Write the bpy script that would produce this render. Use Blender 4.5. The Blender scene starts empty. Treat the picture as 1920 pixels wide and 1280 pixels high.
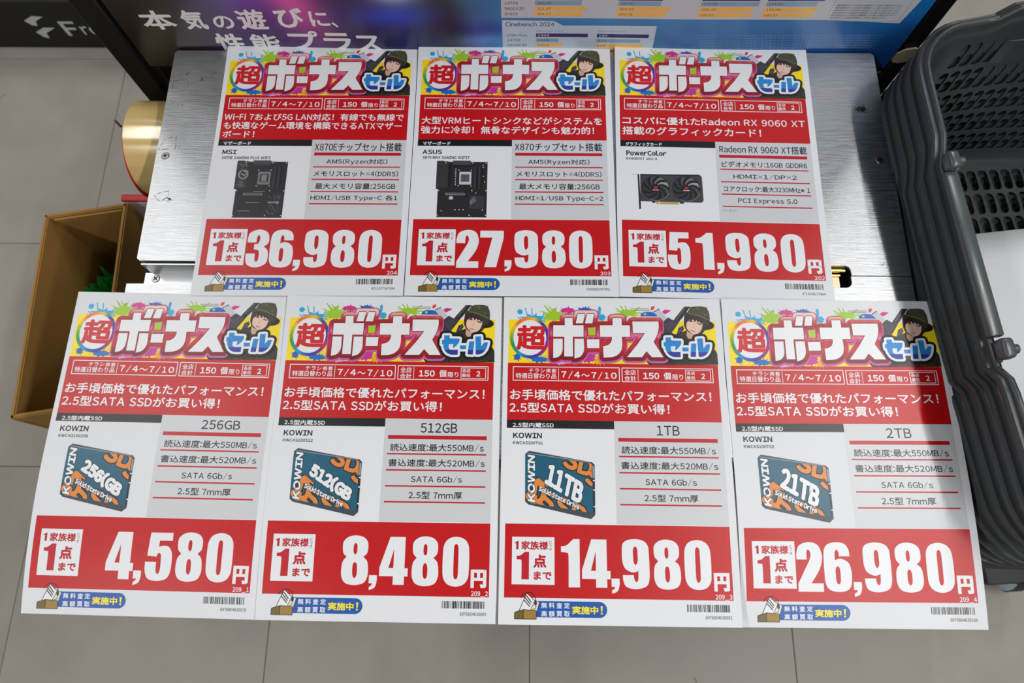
import bpy, bmesh, math, random
from mathutils import Vector, Matrix, noise
from mathutils.geometry import tessellate_polygon

# ------------------------------------------------------------------ camera, world, lights, exposure
scene = bpy.context.scene
COL = scene.collection
R = math.radians
CART_Z = 0.640

cam_data = bpy.data.cameras.new('camera')
cam_data.sensor_width = 36.0
cam_data.lens = 24.0
cam_data.clip_start = 0.01
cam_data.dof.use_dof = True
cam_data.dof.focus_distance = 0.66
cam_data.dof.aperture_fstop = 8.0
cam = bpy.data.objects.new('camera', cam_data)
COL.objects.link(cam)
_rot = Matrix(((0.99991, -0.00834, 0.01015), (0.01093, 0.95675, -0.29071), (-0.00729, 0.29080, 0.95676)))
cam.matrix_world = Matrix.Translation((0.0, 0.0, 1.26754)) @ _rot.to_4x4()
scene.camera = cam

world = bpy.data.worlds.new('shop_air')
scene.world = world
world.use_nodes = True
world.node_tree.nodes['Background'].inputs[0].default_value = (0.93, 0.97, 1.0, 1)
world.node_tree.nodes['Background'].inputs[1].default_value = 0.125


def tube_light(x, y, power, length=1.25, width=0.08, z=2.9):
    d = bpy.data.lights.new('ceiling_tube', 'AREA')
    d.shape = 'RECTANGLE'
    d.size = width
    d.size_y = length
    d.energy = power
    d.color = (1.0, 0.985, 0.96)
    o = bpy.data.objects.new('ceiling_tube', d)
    o.location = (x, y, z)
    COL.objects.link(o)


for ty in (-3.2, -1.3, 0.75, 2.6):  # the frontmost unseen pair is added to brighten the poster
    tube_light(1.45, ty if ty != 0.75 else 0.30, 30)
    tube_light(-1.65, ty, 19)

scene.view_settings.view_transform = 'Standard'
scene.view_settings.look = 'None'
scene.view_settings.exposure = -0.11
scene.view_settings.gamma = 1.0
scene.view_settings.use_curve_mapping = False


# ------------------------------------------------------------------ helpers
def lin(c):
    out = []
    for v in c[:3]:
        v = v / 255.0
        out.append(v / 12.92 if v <= 0.04045 else ((v + 0.055) / 1.055) ** 2.4)
    return tuple(out)


def material(name, rgb, rough=0.5, metal=0.0, spec=0.5, var=0.0, scale=20.0, bump=0.0, bscale=200.0, stretch=None, rvar=0.0):
    m = bpy.data.materials.new(name)
    m.use_nodes = True
    nt = m.node_tree
    b = nt.nodes['Principled BSDF']
    b.inputs['Base Color'].default_value = (*lin(rgb), 1)
    b.inputs['Roughness'].default_value = rough
    b.inputs['Metallic'].default_value = metal
    b.inputs['Specular IOR Level'].default_value = spec
    tc = nt.nodes.new('ShaderNodeTexCoord')
    mp = nt.nodes.new('ShaderNodeMapping')
    nt.links.new(tc.outputs['Object'], mp.inputs[0])
    if stretch:
        mp.inputs['Scale'].default_value = stretch
    if var or rvar:
        n = nt.nodes.new('ShaderNodeTexNoise')
        n.inputs['Scale'].default_value = scale
        n.inputs['Detail'].default_value = 6
        nt.links.new(mp.outputs[0], n.inputs[0])
        if var:
            mix = nt.nodes.new('ShaderNodeMixRGB')
            c = lin(rgb)
            mix.inputs[1].default_value = (*[v * (1 - var) for v in c], 1)
            mix.inputs[2].default_value = (*[min(1, v * (1 + var)) for v in c], 1)
            nt.links.new(n.outputs['Fac'], mix.inputs[0])
            nt.links.new(mix.outputs[0], b.inputs['Base Color'])
        if rvar:
            mr = nt.nodes.new('ShaderNodeMapRange')
            mr.inputs[1].default_value = 0.3
            mr.inputs[2].default_value = 0.7
            mr.inputs[3].default_value = max(0.02, rough - rvar)
            mr.inputs[4].default_value = rough + rvar
            nt.links.new(n.outputs['Fac'], mr.inputs[0])
            nt.links.new(mr.outputs[0], b.inputs['Roughness'])
    if bump:
        n2 = nt.nodes.new('ShaderNodeTexNoise')
        n2.inputs['Scale'].default_value = bscale
        n2.inputs['Detail'].default_value = 4
        nt.links.new(mp.outputs[0], n2.inputs[0])
        bp = nt.nodes.new('ShaderNodeBump')
        bp.inputs['Strength'].default_value = bump
        bp.inputs['Distance'].default_value = 0.001
        nt.links.new(n2.outputs['Fac'], bp.inputs['Height'])
        nt.links.new(bp.outputs[0], b.inputs['Normal'])
    return m


def ink_material(name, rough, spec, bump=0.0):
    m = material(name, (255, 255, 255), rough, 0, spec, bump=bump, bscale=1400)
    nt = m.node_tree
    a = nt.nodes.new('ShaderNodeAttribute')
    a.attribute_name = 'ink'
    nt.links.new(a.outputs['Color'], nt.nodes['Principled BSDF'].inputs['Base Color'])
    return m


def link(o, parent=None):
    COL.objects.link(o)
    if parent is not None:
        o.parent = parent
    return o


def mesh_object(name, verts, faces, mat, parent=None, smooth=False):
    me = bpy.data.meshes.new(name)
    me.from_pydata([tuple(v) for v in verts], [], faces)
    me.update()
    if mat:
        me.materials.append(mat)
    if smooth:
        for p in me.polygons:
            p.use_smooth = True
    return link(bpy.data.objects.new(name, me), parent)


def bm_object(name, bm, mat, parent=None, smooth=False, angle=None):
    me = bpy.data.meshes.new(name)
    bmesh.ops.recalc_face_normals(bm, faces=bm.faces[:])
    bm.to_mesh(me)
    bm.free()
    me.materials.append(mat)
    if smooth:
        for p in me.polygons:
            p.use_smooth = True
        if angle:
            me.set_sharp_from_angle(angle=R(angle))
    return link(bpy.data.objects.new(name, me), parent)


def empty(name, loc=(0, 0, 0), rz=0.0):
    o = bpy.data.objects.new(name, None)
    o.empty_display_size = 0.05
    o.location = loc
    o.rotation_euler = (0, 0, rz)
    COL.objects.link(o)
    return o


def tag(o, label, cat, group=None):
    o['label'] = label
    o['category'] = cat
    if group:
        o['group'] = group
    return o


def box(bm, x0, x1, y0, y1, z0, z1, bev=0.0, seg=2, mat=None):
    r = bmesh.ops.create_cube(bm, size=1.0)
    vs = r['verts']
    for v in vs:
        v.co = Vector(((x0 + x1) / 2 + v.co.x * (x1 - x0), (y0 + y1) / 2 + v.co.y * (y1 - y0), (z0 + z1) / 2 + v.co.z * (z1 - z0)))
        if mat is not None:
            v.co = mat @ v.co
    if bev:
        es = list({e for v in vs for e in v.link_edges})
        bmesh.ops.bevel(bm, geom=es, offset=bev, segments=seg, affect='EDGES', profile=0.5)


def cyl(bm, p0, p1, r0, r1=None, seg=24, caps=True):
    p0, p1 = Vector(p0), Vector(p1)
    d = p1 - p0
    q = Vector((0, 0, 1)).rotation_difference(d.normalized())
    M = Matrix.Translation((p0 + p1) / 2) @ q.to_matrix().to_4x4()
    bmesh.ops.create_cone(bm, cap_ends=caps, segments=seg, radius1=r0, radius2=r0 if r1 is None else r1, depth=d.length, matrix=M)


def prism(bm, outline, z0, z1):
    lo = [bm.verts.new((x, y, z0)) for x, y in outline]
    hi = [bm.verts.new((x, y, z1)) for x, y in outline]
    n = len(outline)
    bm.faces.new(hi)
    bm.faces.new(lo[::-1])
    for i in range(n):
        bm.faces.new((lo[i], lo[(i + 1) % n], hi[(i + 1) % n], hi[i]))


# ------------------------------------------------------------------ flat print: vector art laid on a surface
_text_cache = {}


def glyph_geo(ch):
    if ch in _text_cache:
        return _text_cache[ch]
    if ch == '\u00d7':                                   # thin multiplication cross
        vs, ts = [], []
        for sx in (1, -1):
            n0 = len(vs)
            vs += [(.38 + sx * a, .37 + b) for a, b in ((-.28, -.25), (-.25, -.28), (.28, .25), (.25, .28))]
            ts += [(n0, n0 + 1, n0 + 2), (n0, n0 + 2, n0 + 3)]
        _text_cache[ch] = (vs, ts)
        return vs, ts
    c = bpy.data.curves.new('type', 'FONT')
    c.body = ch
    c.size = 1.0
    c.resolution_u = 3
    c.fill_mode = 'FRONT'
    o = bpy.data.objects.new('type', c)
    COL.objects.link(o)
    bpy.context.view_layer.update()
    me = bpy.data.meshes.new_from_object(o.evaluated_get(bpy.context.evaluated_depsgraph_get()))
    me.calc_loop_triangles()
    vs = [(v.co.x, v.co.y) for v in me.vertices]
    ts = [tuple(t.vertices) for t in me.loop_triangles]
    bpy.data.objects.remove(o)
    bpy.data.curves.remove(c)
    bpy.data.meshes.remove(me)
    _text_cache[ch] = (vs, ts)
    return vs, ts


def text_geo(s):
    """one line of type: western letters use the upright sans forms of the Japanese face, spaced by their own widths"""
    key = '#' + s
    if key in _text_cache:
        return _text_cache[key]
    V, F, pen = [], [], 0.0
    for ch in s:
        if ch == ' ':
            pen += .30
            continue
        wide = ord(ch) > 0x2000
        g = ch if wide or ch == '\u00d7' else chr(ord(ch) + 0xFEE0)
        vs, ts = glyph_geo(g)
        xs = [v[0] for v in vs]
        if wide:
            off, adv = pen, 1.0
        else:
            w = max(xs) - min(xs)
            k = .86 if w > .45 else 1.0
            k = {'/': .48, '-': .5, '_': .7}.get(ch, k)
            vs = [((x - min(xs)) * k + min(xs), y) for x, y in vs]
            w *= k
            sb = .055 if ch not in '.,:' else .06
            off, adv = pen + sb - min(xs), w + 2 * sb
        n0 = len(V)
        V += [(x + off, y) for x, y in vs]
        F += [(a + n0, b + n0, c + n0) for a, b, c in ts]
        pen += adv
    xs, ys = [v[0] for v in V], [v[1] for v in V]
    _text_cache[key] = (V, F, (min(xs), max(xs), min(ys), max(ys)))
    return _text_cache[key]


def clip_half(poly, a, b, cc):
    """keep the part of poly where a*x + b*y >= cc"""
    out = []
    n = len(poly)
    for i in range(n):
        p, q = poly[i], poly[(i + 1) % n]
        dp, dq = a * p[0] + b * p[1] - cc, a * q[0] + b * q[1] - cc
        if dp >= 0:
            out.append(p)
        if (dp >= 0) != (dq >= 0):
            t = dp / (dp - dq)
            out.append((p[0] + (q[0] - p[0]) * t, p[1] + (q[1] - p[1]) * t))
    return out


def smooth_path(pts, closed=True, sub=5):
    """pts: (x, y) corner or (x, y, 1) smooth"""
    n = len(pts)
    out = []
    for i in range(n if closed else n - 1):
        p1, p2 = pts[i], pts[(i + 1) % n]
        s1, s2 = len(p1) > 2, len(p2) > 2
        out.append((p1[0], p1[1]))
        if not (s1 or s2):
            continue
        p0, p3 = pts[i - 1], pts[(i + 2) % n]
        m1 = ((p2[0] - p0[0]) * .5, (p2[1] - p0[1]) * .5) if s1 else (p2[0] - p1[0], p2[1] - p1[1])
        m2 = ((p3[0] - p1[0]) * .5, (p3[1] - p1[1]) * .5) if s2 else (p2[0] - p1[0], p2[1] - p1[1])
        for k in range(1, sub):
            t = k / sub
            h1, h2, h3, h4 = 2*t**3 - 3*t*t + 1, t**3 - 2*t*t + t, -2*t**3 + 3*t*t, t**3 - t*t
            out.append((h1*p1[0] + h2*m1[0] + h3*p2[0] + h4*m2[0], h1*p1[1] + h2*m1[1] + h3*p2[1] + h4*m2[1]))
    return out


class Ink:
    """collects coloured flat shapes (x right, y down, in mm) that become one printed mesh"""

    def __init__(self, surf, maxlen=6.0):
        self.surf, self.maxlen = surf, maxlen
        self.t = []                       # (p, q, r, colour, layer)

    def tri(self, p, q, r, col, layer, depth=0):
        e = [math.dist(p, q), math.dist(q, r), math.dist(r, p)]
        m = max(e)
        ml = self.maxlen
        if m > ml and depth < 14:
            k = e.index(m)
            if k == 1:
                p, q, r = q, r, p
            elif k == 2:
                p, q, r = r, p, q
            h = ((p[0] + q[0]) / 2, (p[1] + q[1]) / 2)
            self.tri(p, h, r, col, layer, depth + 1)
            self.tri(h, q, r, col, layer, depth + 1)
        else:
            self.t.append((p, q, r, col, layer))

    def poly(self, outline, col, layer, holes=()):
        loops = [list(outline)] + [list(h) for h in holes]
        flat = [p for l in loops for p in l]
        for a, b, c in tessellate_polygon([[Vector((x, y, 0)) for x, y in l] for l in loops]):
            self.tri(flat[a], flat[b], flat[c], col, layer)

    def rect(self, x0, y0, x1, y1, col, layer):
        self.tri((x0, y0), (x1, y0), (x1, y1), col, layer)
        self.tri((x0, y0), (x1, y1), (x0, y1), col, layer)

    def frame(self, x0, y0, x1, y1, w, col, layer):
        self.rect(x0, y0, x1, y0 + w, col, layer)
        self.rect(x0, y1 - w, x1, y1, col, layer)
        self.rect(x0, y0, x0 + w, y1, col, layer)
        self.rect(x1 - w, y0, x1, y1, col, layer)

    def disc(self, x, y, rx, ry, col, layer, n=20, a0=0.0):
        ps = [(x + rx * math.cos(a0 + 2*math.pi*k/n), y + ry * math.sin(a0 + 2*math.pi*k/n)) for k in range(n)]
        for k in range(1, n - 1):
            self.tri(ps[0], ps[k], ps[k + 1], col, layer)

    def line(self, pts, w, col, layer, closed=False, round_=True):
        n = len(pts)
        for i in range(n if closed else n - 1):
            p, q = pts[i], pts[(i + 1) % n]
            d = math.dist(p, q)
            if d < 1e-6:
                continue
            nx, ny = -(q[1] - p[1]) / d * w, (q[0] - p[0]) / d * w
            a, b, c, e = (p[0]+nx, p[1]+ny), (q[0]+nx, q[1]+ny), (q[0]-nx, q[1]-ny), (p[0]-nx, p[1]-ny)
            sub = layer + .45 + (i % 9) * .05
            self.tri(a, b, c, col, sub)
            self.tri(a, c, e, col, sub)
        if round_:
            for i, p in enumerate(pts):
                self.disc(p[0], p[1], w, w, col, layer + (i % 9) * .05, 12)

    def text(self, s, x0, y0, x1, y1, col, layer, bold=0.0):
        """fit the inked bounding box of s into the box"""
        vs, ts, bb = text_geo(s)
        w = min(bold * (y1 - y0) * 1.1, (x1 - x0) * .3)
        x0, x1, y0, y1 = x0 + w, x1 - w, y0 + w, y1 - w
        sx, sy = (x1 - x0) / (bb[1] - bb[0]), (y1 - y0) / (bb[3] - bb[2])
        for dx, dy in (((0, 0),) if bold == 0 else ((w, 0), (-w, 0), (0, w), (0, -w)) if bold < .02 else ((w, 0), (-w, 0), (0, w), (0, -w), (.7*w, .7*w), (.7*w, -.7*w), (-.7*w, .7*w), (-.7*w, -.7*w))):
            P = [(x0 + (x - bb[0]) * sx + dx, y1 - (y - bb[2]) * sy + dy) for x, y in vs]
            layer += .1
            for a, b, c in ts:
                self.t.append((P[a], P[b], P[c], col, layer))

    def text_affine(self, s, org, ux, uy, col, layer, bold=0.0, ref=None, clip=None):
        """s in a parallelogram: org baseline-left, ux along the line, uy up; ref = boldness whose box is fitted"""
        vs, ts, rb = text_geo(s)
        w = bold * math.hypot(*uy) * 1.1
        for k in range(8):
            dx, dy = w * math.cos(k * math.pi / 4), w * math.sin(k * math.pi / 4)
            layer += .1
            P = []
            for x, y in vs:
                u, v = (x - rb[0]) / (rb[1] - rb[0]), (y - rb[2]) / (rb[3] - rb[2])
                P.append((org[0] + ux[0]*u + uy[0]*v + dx, org[1] + ux[1]*u + uy[1]*v + dy))
            for a, b, c in ts:
                if clip:
                    self.clipped([P[a], P[b], P[c]], clip, col, layer)
                else:
                    self.t.append((P[a], P[b], P[c], col, layer))

    def clipped(self, pl, clip, col, layer):
        n = len(clip)
        for i in range(n):
            p, q = clip[i], clip[(i + 1) % n]
            a, b = -(q[1] - p[1]), q[0] - p[0]
            pl = clip_half(pl, a, b, a * p[0] + b * p[1])
            if len(pl) < 3:
                return
        for k in range(1, len(pl) - 1):
            self.t.append((pl[0], pl[k], pl[k + 1], col, layer))

    def build(self, name, mat, parent=None):
        vs, fs, cols = [], [], []
        cache = {}
        for p, q, r, col, layer in self.t:
            f = []
            if (q[0]-p[0])*(r[1]-p[1]) - (q[1]-p[1])*(r[0]-p[0]) > 0:
                q, r = r, q                                   # face up (y runs down the sheet)
            for pt in (p, q, r):
                key = (round(pt[0], 3), round(pt[1], 3), layer)
                if key not in cache:
                    cache[key] = len(vs)
                    vs.append(self.surf(pt[0], pt[1], layer))
                f.append(cache[key])
                cols.append(lin(col(pt[0], pt[1])) if callable(col) else col)
            if len(set(f)) < 3:
                del cols[-3:]
                continue
            fs.append(f)
        me = bpy.data.meshes.new(name)
        me.from_pydata(vs, [], fs)
        at = me.color_attributes.new('ink', 'FLOAT_COLOR', 'CORNER')
        flat = []
        for c in cols:
            flat += [c[0], c[1], c[2], 1.0]
        at.data.foreach_set('color', flat)
        me.materials.append(mat)
        me.update()
        return link(bpy.data.objects.new(name, me), parent)


# ------------------------------------------------------------------ materials
M_FLOOR = material('floor_vinyl', (154, 149, 140), 0.42, spec=0.4, var=0.17, scale=11, bump=0.05, bscale=60, rvar=0.06)
M_JOINT = material('tile_joint', (120, 116, 108), 0.7)
M_PAPER = material('sheet_paper', (226, 228, 233), 0.55, spec=0.35)
M_INK = ink_material('printed_ink', 0.33, 0.55, bump=0.14)
M_POSTER_INK = ink_material('poster_ink', 0.3, 0.5)
M_STEEL = material('brushed_steel', (186, 188, 191), 0.37, metal=1.0, var=0.40, scale=1.0, bump=0.15, bscale=1.0, stretch=(55, 1500, 60), rvar=0.08)
M_STEEL_EDGE = material('folded_steel', (175, 177, 180), 0.3, metal=1.0)
M_BRASS = material('passivated_zinc', (214, 180, 96), 0.28, metal=1.0, var=0.1, scale=40)
M_ZINC_REFLECT = material('zinc_paper_reflection', (226, 190, 160), 0.34, metal=1.0, var=0.08, scale=60)  # pink tone is the paper's reflection put into the zinc colour
M_SCREW = material('screw_steel', (150, 150, 148), 0.35, metal=1.0)
M_DARK = material('dark_slot', (12, 12, 12), 0.6)
M_BLACK = material('black_frame', (11, 11, 12), 0.45, spec=0.3, var=0.2, scale=30)
M_FOAM = material('torn_board', (176, 165, 140), 0.9, var=0.2, scale=90)
M_PLASTIC = material('grey_plastic', (55, 59, 61), 0.36, spec=0.5, var=0.12, scale=14, bump=0.08, bscale=320, rvar=0.06)
M_HANDLE = material('grey_handle', (72, 78, 80), 0.3, spec=0.55, var=0.1, scale=30, rvar=0.08)
M_CARTON = material('kraft_board', (158, 120, 64), 0.8, spec=0.2, var=0.08, scale=30, bump=0.1, bscale=180)
M_GREEN = material('green_plastic', (16, 140, 62), 0.35, var=0.15, scale=40)
M_RED = material('red_print', (196, 22, 30), 0.4)
M_WHITE = material('white_board', (214, 212, 212), 0.5)
M_TAPE = material('gold_tape', (204, 176, 114), 0.17, spec=0.7, var=0.24, scale=1.0, stretch=(2, 90, 90))
M_TYRE = material('caster_tyre', (36, 37, 38), 0.5)
M_WHEEL = material('caster_wheel', (134, 150, 154), 0.35)
M_BOXBLACK = material('black_carton', (13, 13, 14), 0.6, var=0.1, scale=20)

# ------------------------------------------------------------------ floor: 450 mm tiles with open joints
floor = mesh_object('floor', [(-4, -3, -0.003), (4, -3, -0.003), (4, 4.5, -0.003), (-4, 4.5, -0.003)], [(0, 1, 2, 3)], M_JOINT)
floor['kind'] = 'structure'
bm = bmesh.new()
box(bm, -0.2245, 0.2245, -0.2245, 0.2245, -0.0028, 0.0)
bmesh.ops.bevel(bm, geom=[e for e in bm.edges if all(v.co.z > -0.001 for v in e.verts)], offset=0.0007, segments=1, affect='EDGES')
tile_me = bpy.data.meshes.new('tile')
bm.to_mesh(tile_me)
bm.free()
tile_me.materials.append(M_FLOOR)
for iy in range(-3, 6):
    for ix in range(-6, 6):
        t = link(bpy.data.objects.new('tile', tile_me), floor)
        t.location = (0.0225 + 0.45 * (ix + 0.5), 0.136 + 0.45 * (iy + 0.5), 0)
        t.rotation_euler = (0, 0, R(90) * ((ix * 3 + iy * 5) % 4))
# floor scuffs: thin dark marks pressed into the vinyl
sc = Ink(lambda x, y, l: (x / 1000, -y / 1000, 0.0002 + l * 0.0001))
random.seed(5)
for k in range(70):
    x, y = random.uniform(-1400, 1500), random.uniform(-1500, 600)
    a, ln = random.uniform(0, 6.28), random.uniform(3, 22)
    pts = [(x + ln * t * math.cos(a + t * .5), y + ln * t * math.sin(a + t * .5)) for t in (0, .5, 1)]
    sc.line(pts, random.uniform(.4, 1.2), lin((118, 114, 107)), 0)
M_SCUFF = ink_material('scuff_rubber', 0.6, 0.3)
sco = sc.build('scuff_marks', M_SCUFF, floor)
sco['kind'] = 'stuff'

# ------------------------------------------------------------------ folding cart with a steel top
cart = tag(empty('folding_cart', (0, 0.26, 0)), 'steel-topped folding cart under the price sheets', 'cart')
CY = -0.26                                                 # parts are stored relative to the cart's base


def cart_part(name, bm_, mat, **kw):
    for v in bm_.verts:
        v.co.y += CY
    return bm_object(name, bm_, mat, cart, **kw)


def arc(cx, cy, r, a0, a1, n=5):
    return [(cx + r * math.cos(R(a0 + (a1 - a0) * k / n)), cy + r * math.sin(R(a0 + (a1 - a0) * k / n))) for k in range(n + 1)]


XL, XR, YB = -0.3835, 0.3862, 0.5244
# rear leaf: straight back, hinge slot along the front that ends short of the right edge
rear = [(XL + .003, YB), (XL, YB - .003), (XL, 0.2745), (XL + .003, 0.2722)] + [(0.3215, 0.2722)] + arc(0.3215, 0.2662, 0.006, 90, 0) + [(0.3275, 0.2616), (XR, 0.2616), (XR, YB - .003), (XR - .003, YB)]
bm = bmesh.new()
prism(bm, rear, CART_Z - 0.0022, CART_Z)
box(bm, XL, XL + .0015, 0.2745, YB - .003, CART_Z - 0.028, CART_Z - 0.0022)
box(bm, XR - .0015, XR, 0.2616, YB - .012, CART_Z - 0.028, CART_Z - 0.0022)
box(bm, XL + .003, 0.3275, 0.2722, 0.2737, CART_Z - 0.009, CART_Z - 0.0022)
box(bm, XL + .003, XR - .012, YB - .0015, YB, CART_Z - 0.028, CART_Z - 0.0022)
cart_part('rear_plate', bm, M_STEEL)
YF = 0.082
front = [(-0.3892, 0.2474), (-0.3892, YF + .006), (-0.383, YF), (0.380, YF), (XR, YF + .006), (XR, 0.2606), (0.3268, 0.2606), (0.3268, 0.2546)] + arc(0.3208, 0.2546, 0.006, 0, -90, 4)[1:]
bm = bmesh.new()
prism(bm, front[::-1], CART_Z - 0.0022, CART_Z)
box(bm, -0.3892, -0.3877, YF + .006, 0.2474, CART_Z - 0.028, CART_Z - 0.0022)
box(bm, XR - .0015, XR, YF + .006, 0.2606, CART_Z - 0.028, CART_Z - 0.0022)
box(bm, -0.383, 0.380, YF, YF + .0015, CART_Z - 0.028, CART_Z - 0.0022)
box(bm, -0.388, 0.3208, 0.2459, 0.2474, CART_Z - 0.016, CART_Z - 0.0022)
cart_part('front_plate', bm, M_STEEL)
# stepped steel channel lying in the hinge slot
bm = bmesh.new()
box(bm, -0.3802, 0.26, 0.2690, 0.2703, CART_Z - 0.0280, CART_Z - 0.0030)
box(bm, -0.3885, 0.26, 0.2480, 0.2703, CART_Z - 0.0295, CART_Z - 0.0280)
cart_part('hinge_channel', bm, M_STEEL_EDGE)
bm = bmesh.new()
cyl(bm, (0.262, 0.2695, CART_Z - 0.007), (0.3245, 0.2695, CART_Z - 0.007), 0.0022, seg=12)
cyl(bm, (0.262, 0.2655, CART_Z - 0.010), (0.3205, 0.2655, CART_Z - 0.010), 0.0018, seg=12)
cart_part('hinge_pin', bm, M_BRASS, smooth=True, angle=40)
bm = bmesh.new()
box(bm, 0.262, 0.3195, 0.2500, 0.2635, CART_Z - 0.0100, CART_Z - 0.0085, 0.0006, 1)
box(bm, 0.262, 0.3185, 0.2480, 0.2500, CART_Z - 0.0100, CART_Z - 0.0085)
cart_part('hinge_leaf', bm, M_ZINC_REFLECT)
bm = bmesh.new()
box(bm, 0.255, 0.335, 0.235, 0.285, CART_Z - 0.034, CART_Z - 0.031)
cart_part('slot_shade_plate', bm, M_DARK)  # near-black sheet stands in for the shade down the hinge slot


def screw(x, y, z, r=0.0045, ang=0.3):
    bm_ = bmesh.new()
    cyl(bm_, (0, 0, 0), (0, 0, 0.0008), r, r * 0.86, seg=28)
    o = bm_object('screw', bm_, M_SCREW, cart, smooth=True, angle=30)
    o.location = (x, y + CY, z)
    bm2 = bmesh.new()
    for a in (ang, ang + math.pi / 2):
        box(bm2, -r * .55, r * .55, -r * .12, r * .12, 0.00075, 0.00095, mat=Matrix.Rotation(a, 4, 'Z'))
    bm_object('screw_slot', bm2, M_DARK, o)


screw(-0.3735, 0.3915, CART_Z)
screw(0.3741, 0.3912, CART_Z)
screw(-0.3770, 0.2640, CART_Z - 0.0280, ang=0.75)
# frame and legs below
bm = bmesh.new()
for (x0, x1, y0, y1) in ((-0.375, 0.375, 0.098, 0.12), (-0.375, 0.375, 0.485, 0.507), (-0.375, -0.353, 0.12, 0.485), (0.353, 0.375, 0.12, 0.485)):
    box(bm, x0, x1, y0, y1, CART_Z - 0.052, CART_Z - 0.0285, 0.002, 1)
cart_part('top_frame', bm, M_STEEL_EDGE)
for lx in (-0.364, 0.364):
    for ly in (0.109, 0.496):
        bm = bmesh.new()
        box(bm, lx - .011, lx + .011, ly - .011, ly + .011, 0.0, CART_Z - 0.052, 0.002, 1)
        cart_part('leg', bm, M_STEEL_EDGE)
bm = bmesh.new()
box(bm, -0.353, 0.353, 0.12, 0.485, 0.150, 0.162, 0.002, 1)
cart_part('lower_shelf', bm, M_STEEL_EDGE)
# glue outlines and dirt left on the top
res = Ink(lambda x, y, l: (x, y + CY, CART_Z + 0.00012 + l * 0.00004), 1.0)
dk = lin((70, 72, 74))
W = 0.00028


def wob(pts, sub=4):
    out = []
    for i in range(len(pts) - 1):
        for k in range(sub):
            t = k / sub
            out.append((pts[i][0] + (pts[i+1][0] - pts[i][0]) * t + random.uniform(-.0004, .0004), pts[i][1] + (pts[i+1][1] - pts[i][1]) * t + random.uniform(-.0004, .0004)))
    return out + [pts[-1]]


random.seed(3)
for pts in (
    [(-0.3822, 0.3998), (-0.3762, 0.4120), (-0.3658, 0.4148), (-0.3642, 0.4006), (-0.3760, 0.3990), (-0.3822, 0.3998)],
    [(-0.3776, 0.3445), (-0.3720, 0.3480), (-0.3636, 0.3501), (-0.3632, 0.3430), (-0.3690, 0.3390), (-0.3705, 0.3378), (-0.3750, 0.3420), (-0.3776, 0.3445)],
    [(-0.3797, 0.4750), (-0.3790, 0.4830), (-0.3740, 0.4860), (-0.3640, 0.4850), (-0.3619, 0.4800), (-0.3660, 0.4725), (-0.3740, 0.4715), (-0.3797, 0.4750)],
):
    res.line(wob(pts), W, dk, 0, round_=False)
for cx, cy, n, s in ((-0.3620, 0.3405, 26, .0030), (-0.3664, 0.4941, 16, .0030), (-0.3490, 0.4868, 14, .0026), (-0.3368, 0.4928, 14, .0030), (-0.3752, 0.4580, 10, .0035), (-0.3650, 0.4560, 10, .0035), (0.3626, 0.4526, 150, .0046), (0.3590, 0.2735, 8, .0025)):
    for k in range(n):
        res.disc(cx + random.gauss(0, s * .7), cy + random.gauss(0, s * .5), random.uniform(.0003, .0010), random.uniform(.0002, .0007), dk, 0, 6, random.random())
# Ink.build expects y down; these marks are drawn y up, so the winding flips by itself
M_RESIDUE = ink_material('glue_residue', 0.7, 0.3)
ro = res.build('glue_residue', M_RESIDUE, cart)
ro['kind'] = 'stuff'

# ------------------------------------------------------------------ price sheets
SHEET_W, SHEET_H = 210.0, 297.0
MIDX0, MIDX1 = 4.7, 203.4
WHITE, BLACK = lin((232, 234, 238)), lin((22, 22, 24))
RED = lin((194, 9, 16))
GREY = lin((205, 207, 211))
LINE_RED = lin((190, 14, 32))

# banner artwork drawing units -> mm
BH = ((0.06428804, 0.00641563, -9.3716053), (-0.00071817, 0.06814533, -3.978224), (-1.89193e-06, 2.258288e-05, 1.0))


def bz(p):
    x, y = p[0], p[1]
    d = BH[2][0]*x + BH[2][1]*y + BH[2][2]
    q = ((BH[0][0]*x + BH[0][1]*y + BH[0][2]) / d, (BH[1][0]*x + BH[1][1]*y + BH[1][2]) / d)
    return q + tuple(p[2:])


def bzl(pts, dx=0):
    return [bz((p[0] + dx,) + tuple(p[1:])) for p in pts]


def splat(ink, cx, cy, rx, ry, col, layer, seed, spikes=11, big=.7):
    rnd = random.Random(seed)
    pts = []
    for k in range(spikes):
        a = 2 * math.pi * k / spikes + rnd.uniform(-.12, .12)
        lo = rnd.uniform(.72, .9)
        hi = 1 + rnd.random() ** 2 * big
        w = math.pi / spikes * .45
        pts += [(cx + rx*lo*math.cos(a - w*1.6), cy + ry*lo*math.sin(a - w*1.6)), (cx + rx*hi*math.cos(a - w*.4), cy + ry*hi*math.sin(a - w*.4)), (cx + rx*hi*math.cos(a + w*.4), cy + ry*hi*math.sin(a + w*.4)), (cx + rx*lo*math.cos(a + w*1.6), cy + ry*lo*math.sin(a + w*1.6))]
        if rnd.random() < .35:
            ink.disc(cx + rx*(hi + .22)*math.cos(a), cy + ry*(hi + .22)*math.sin(a), rx*.05, rx*.05, col, layer, 8)
    ink.poly([bz(p) for p in pts] if False else pts, col, layer)


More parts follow.
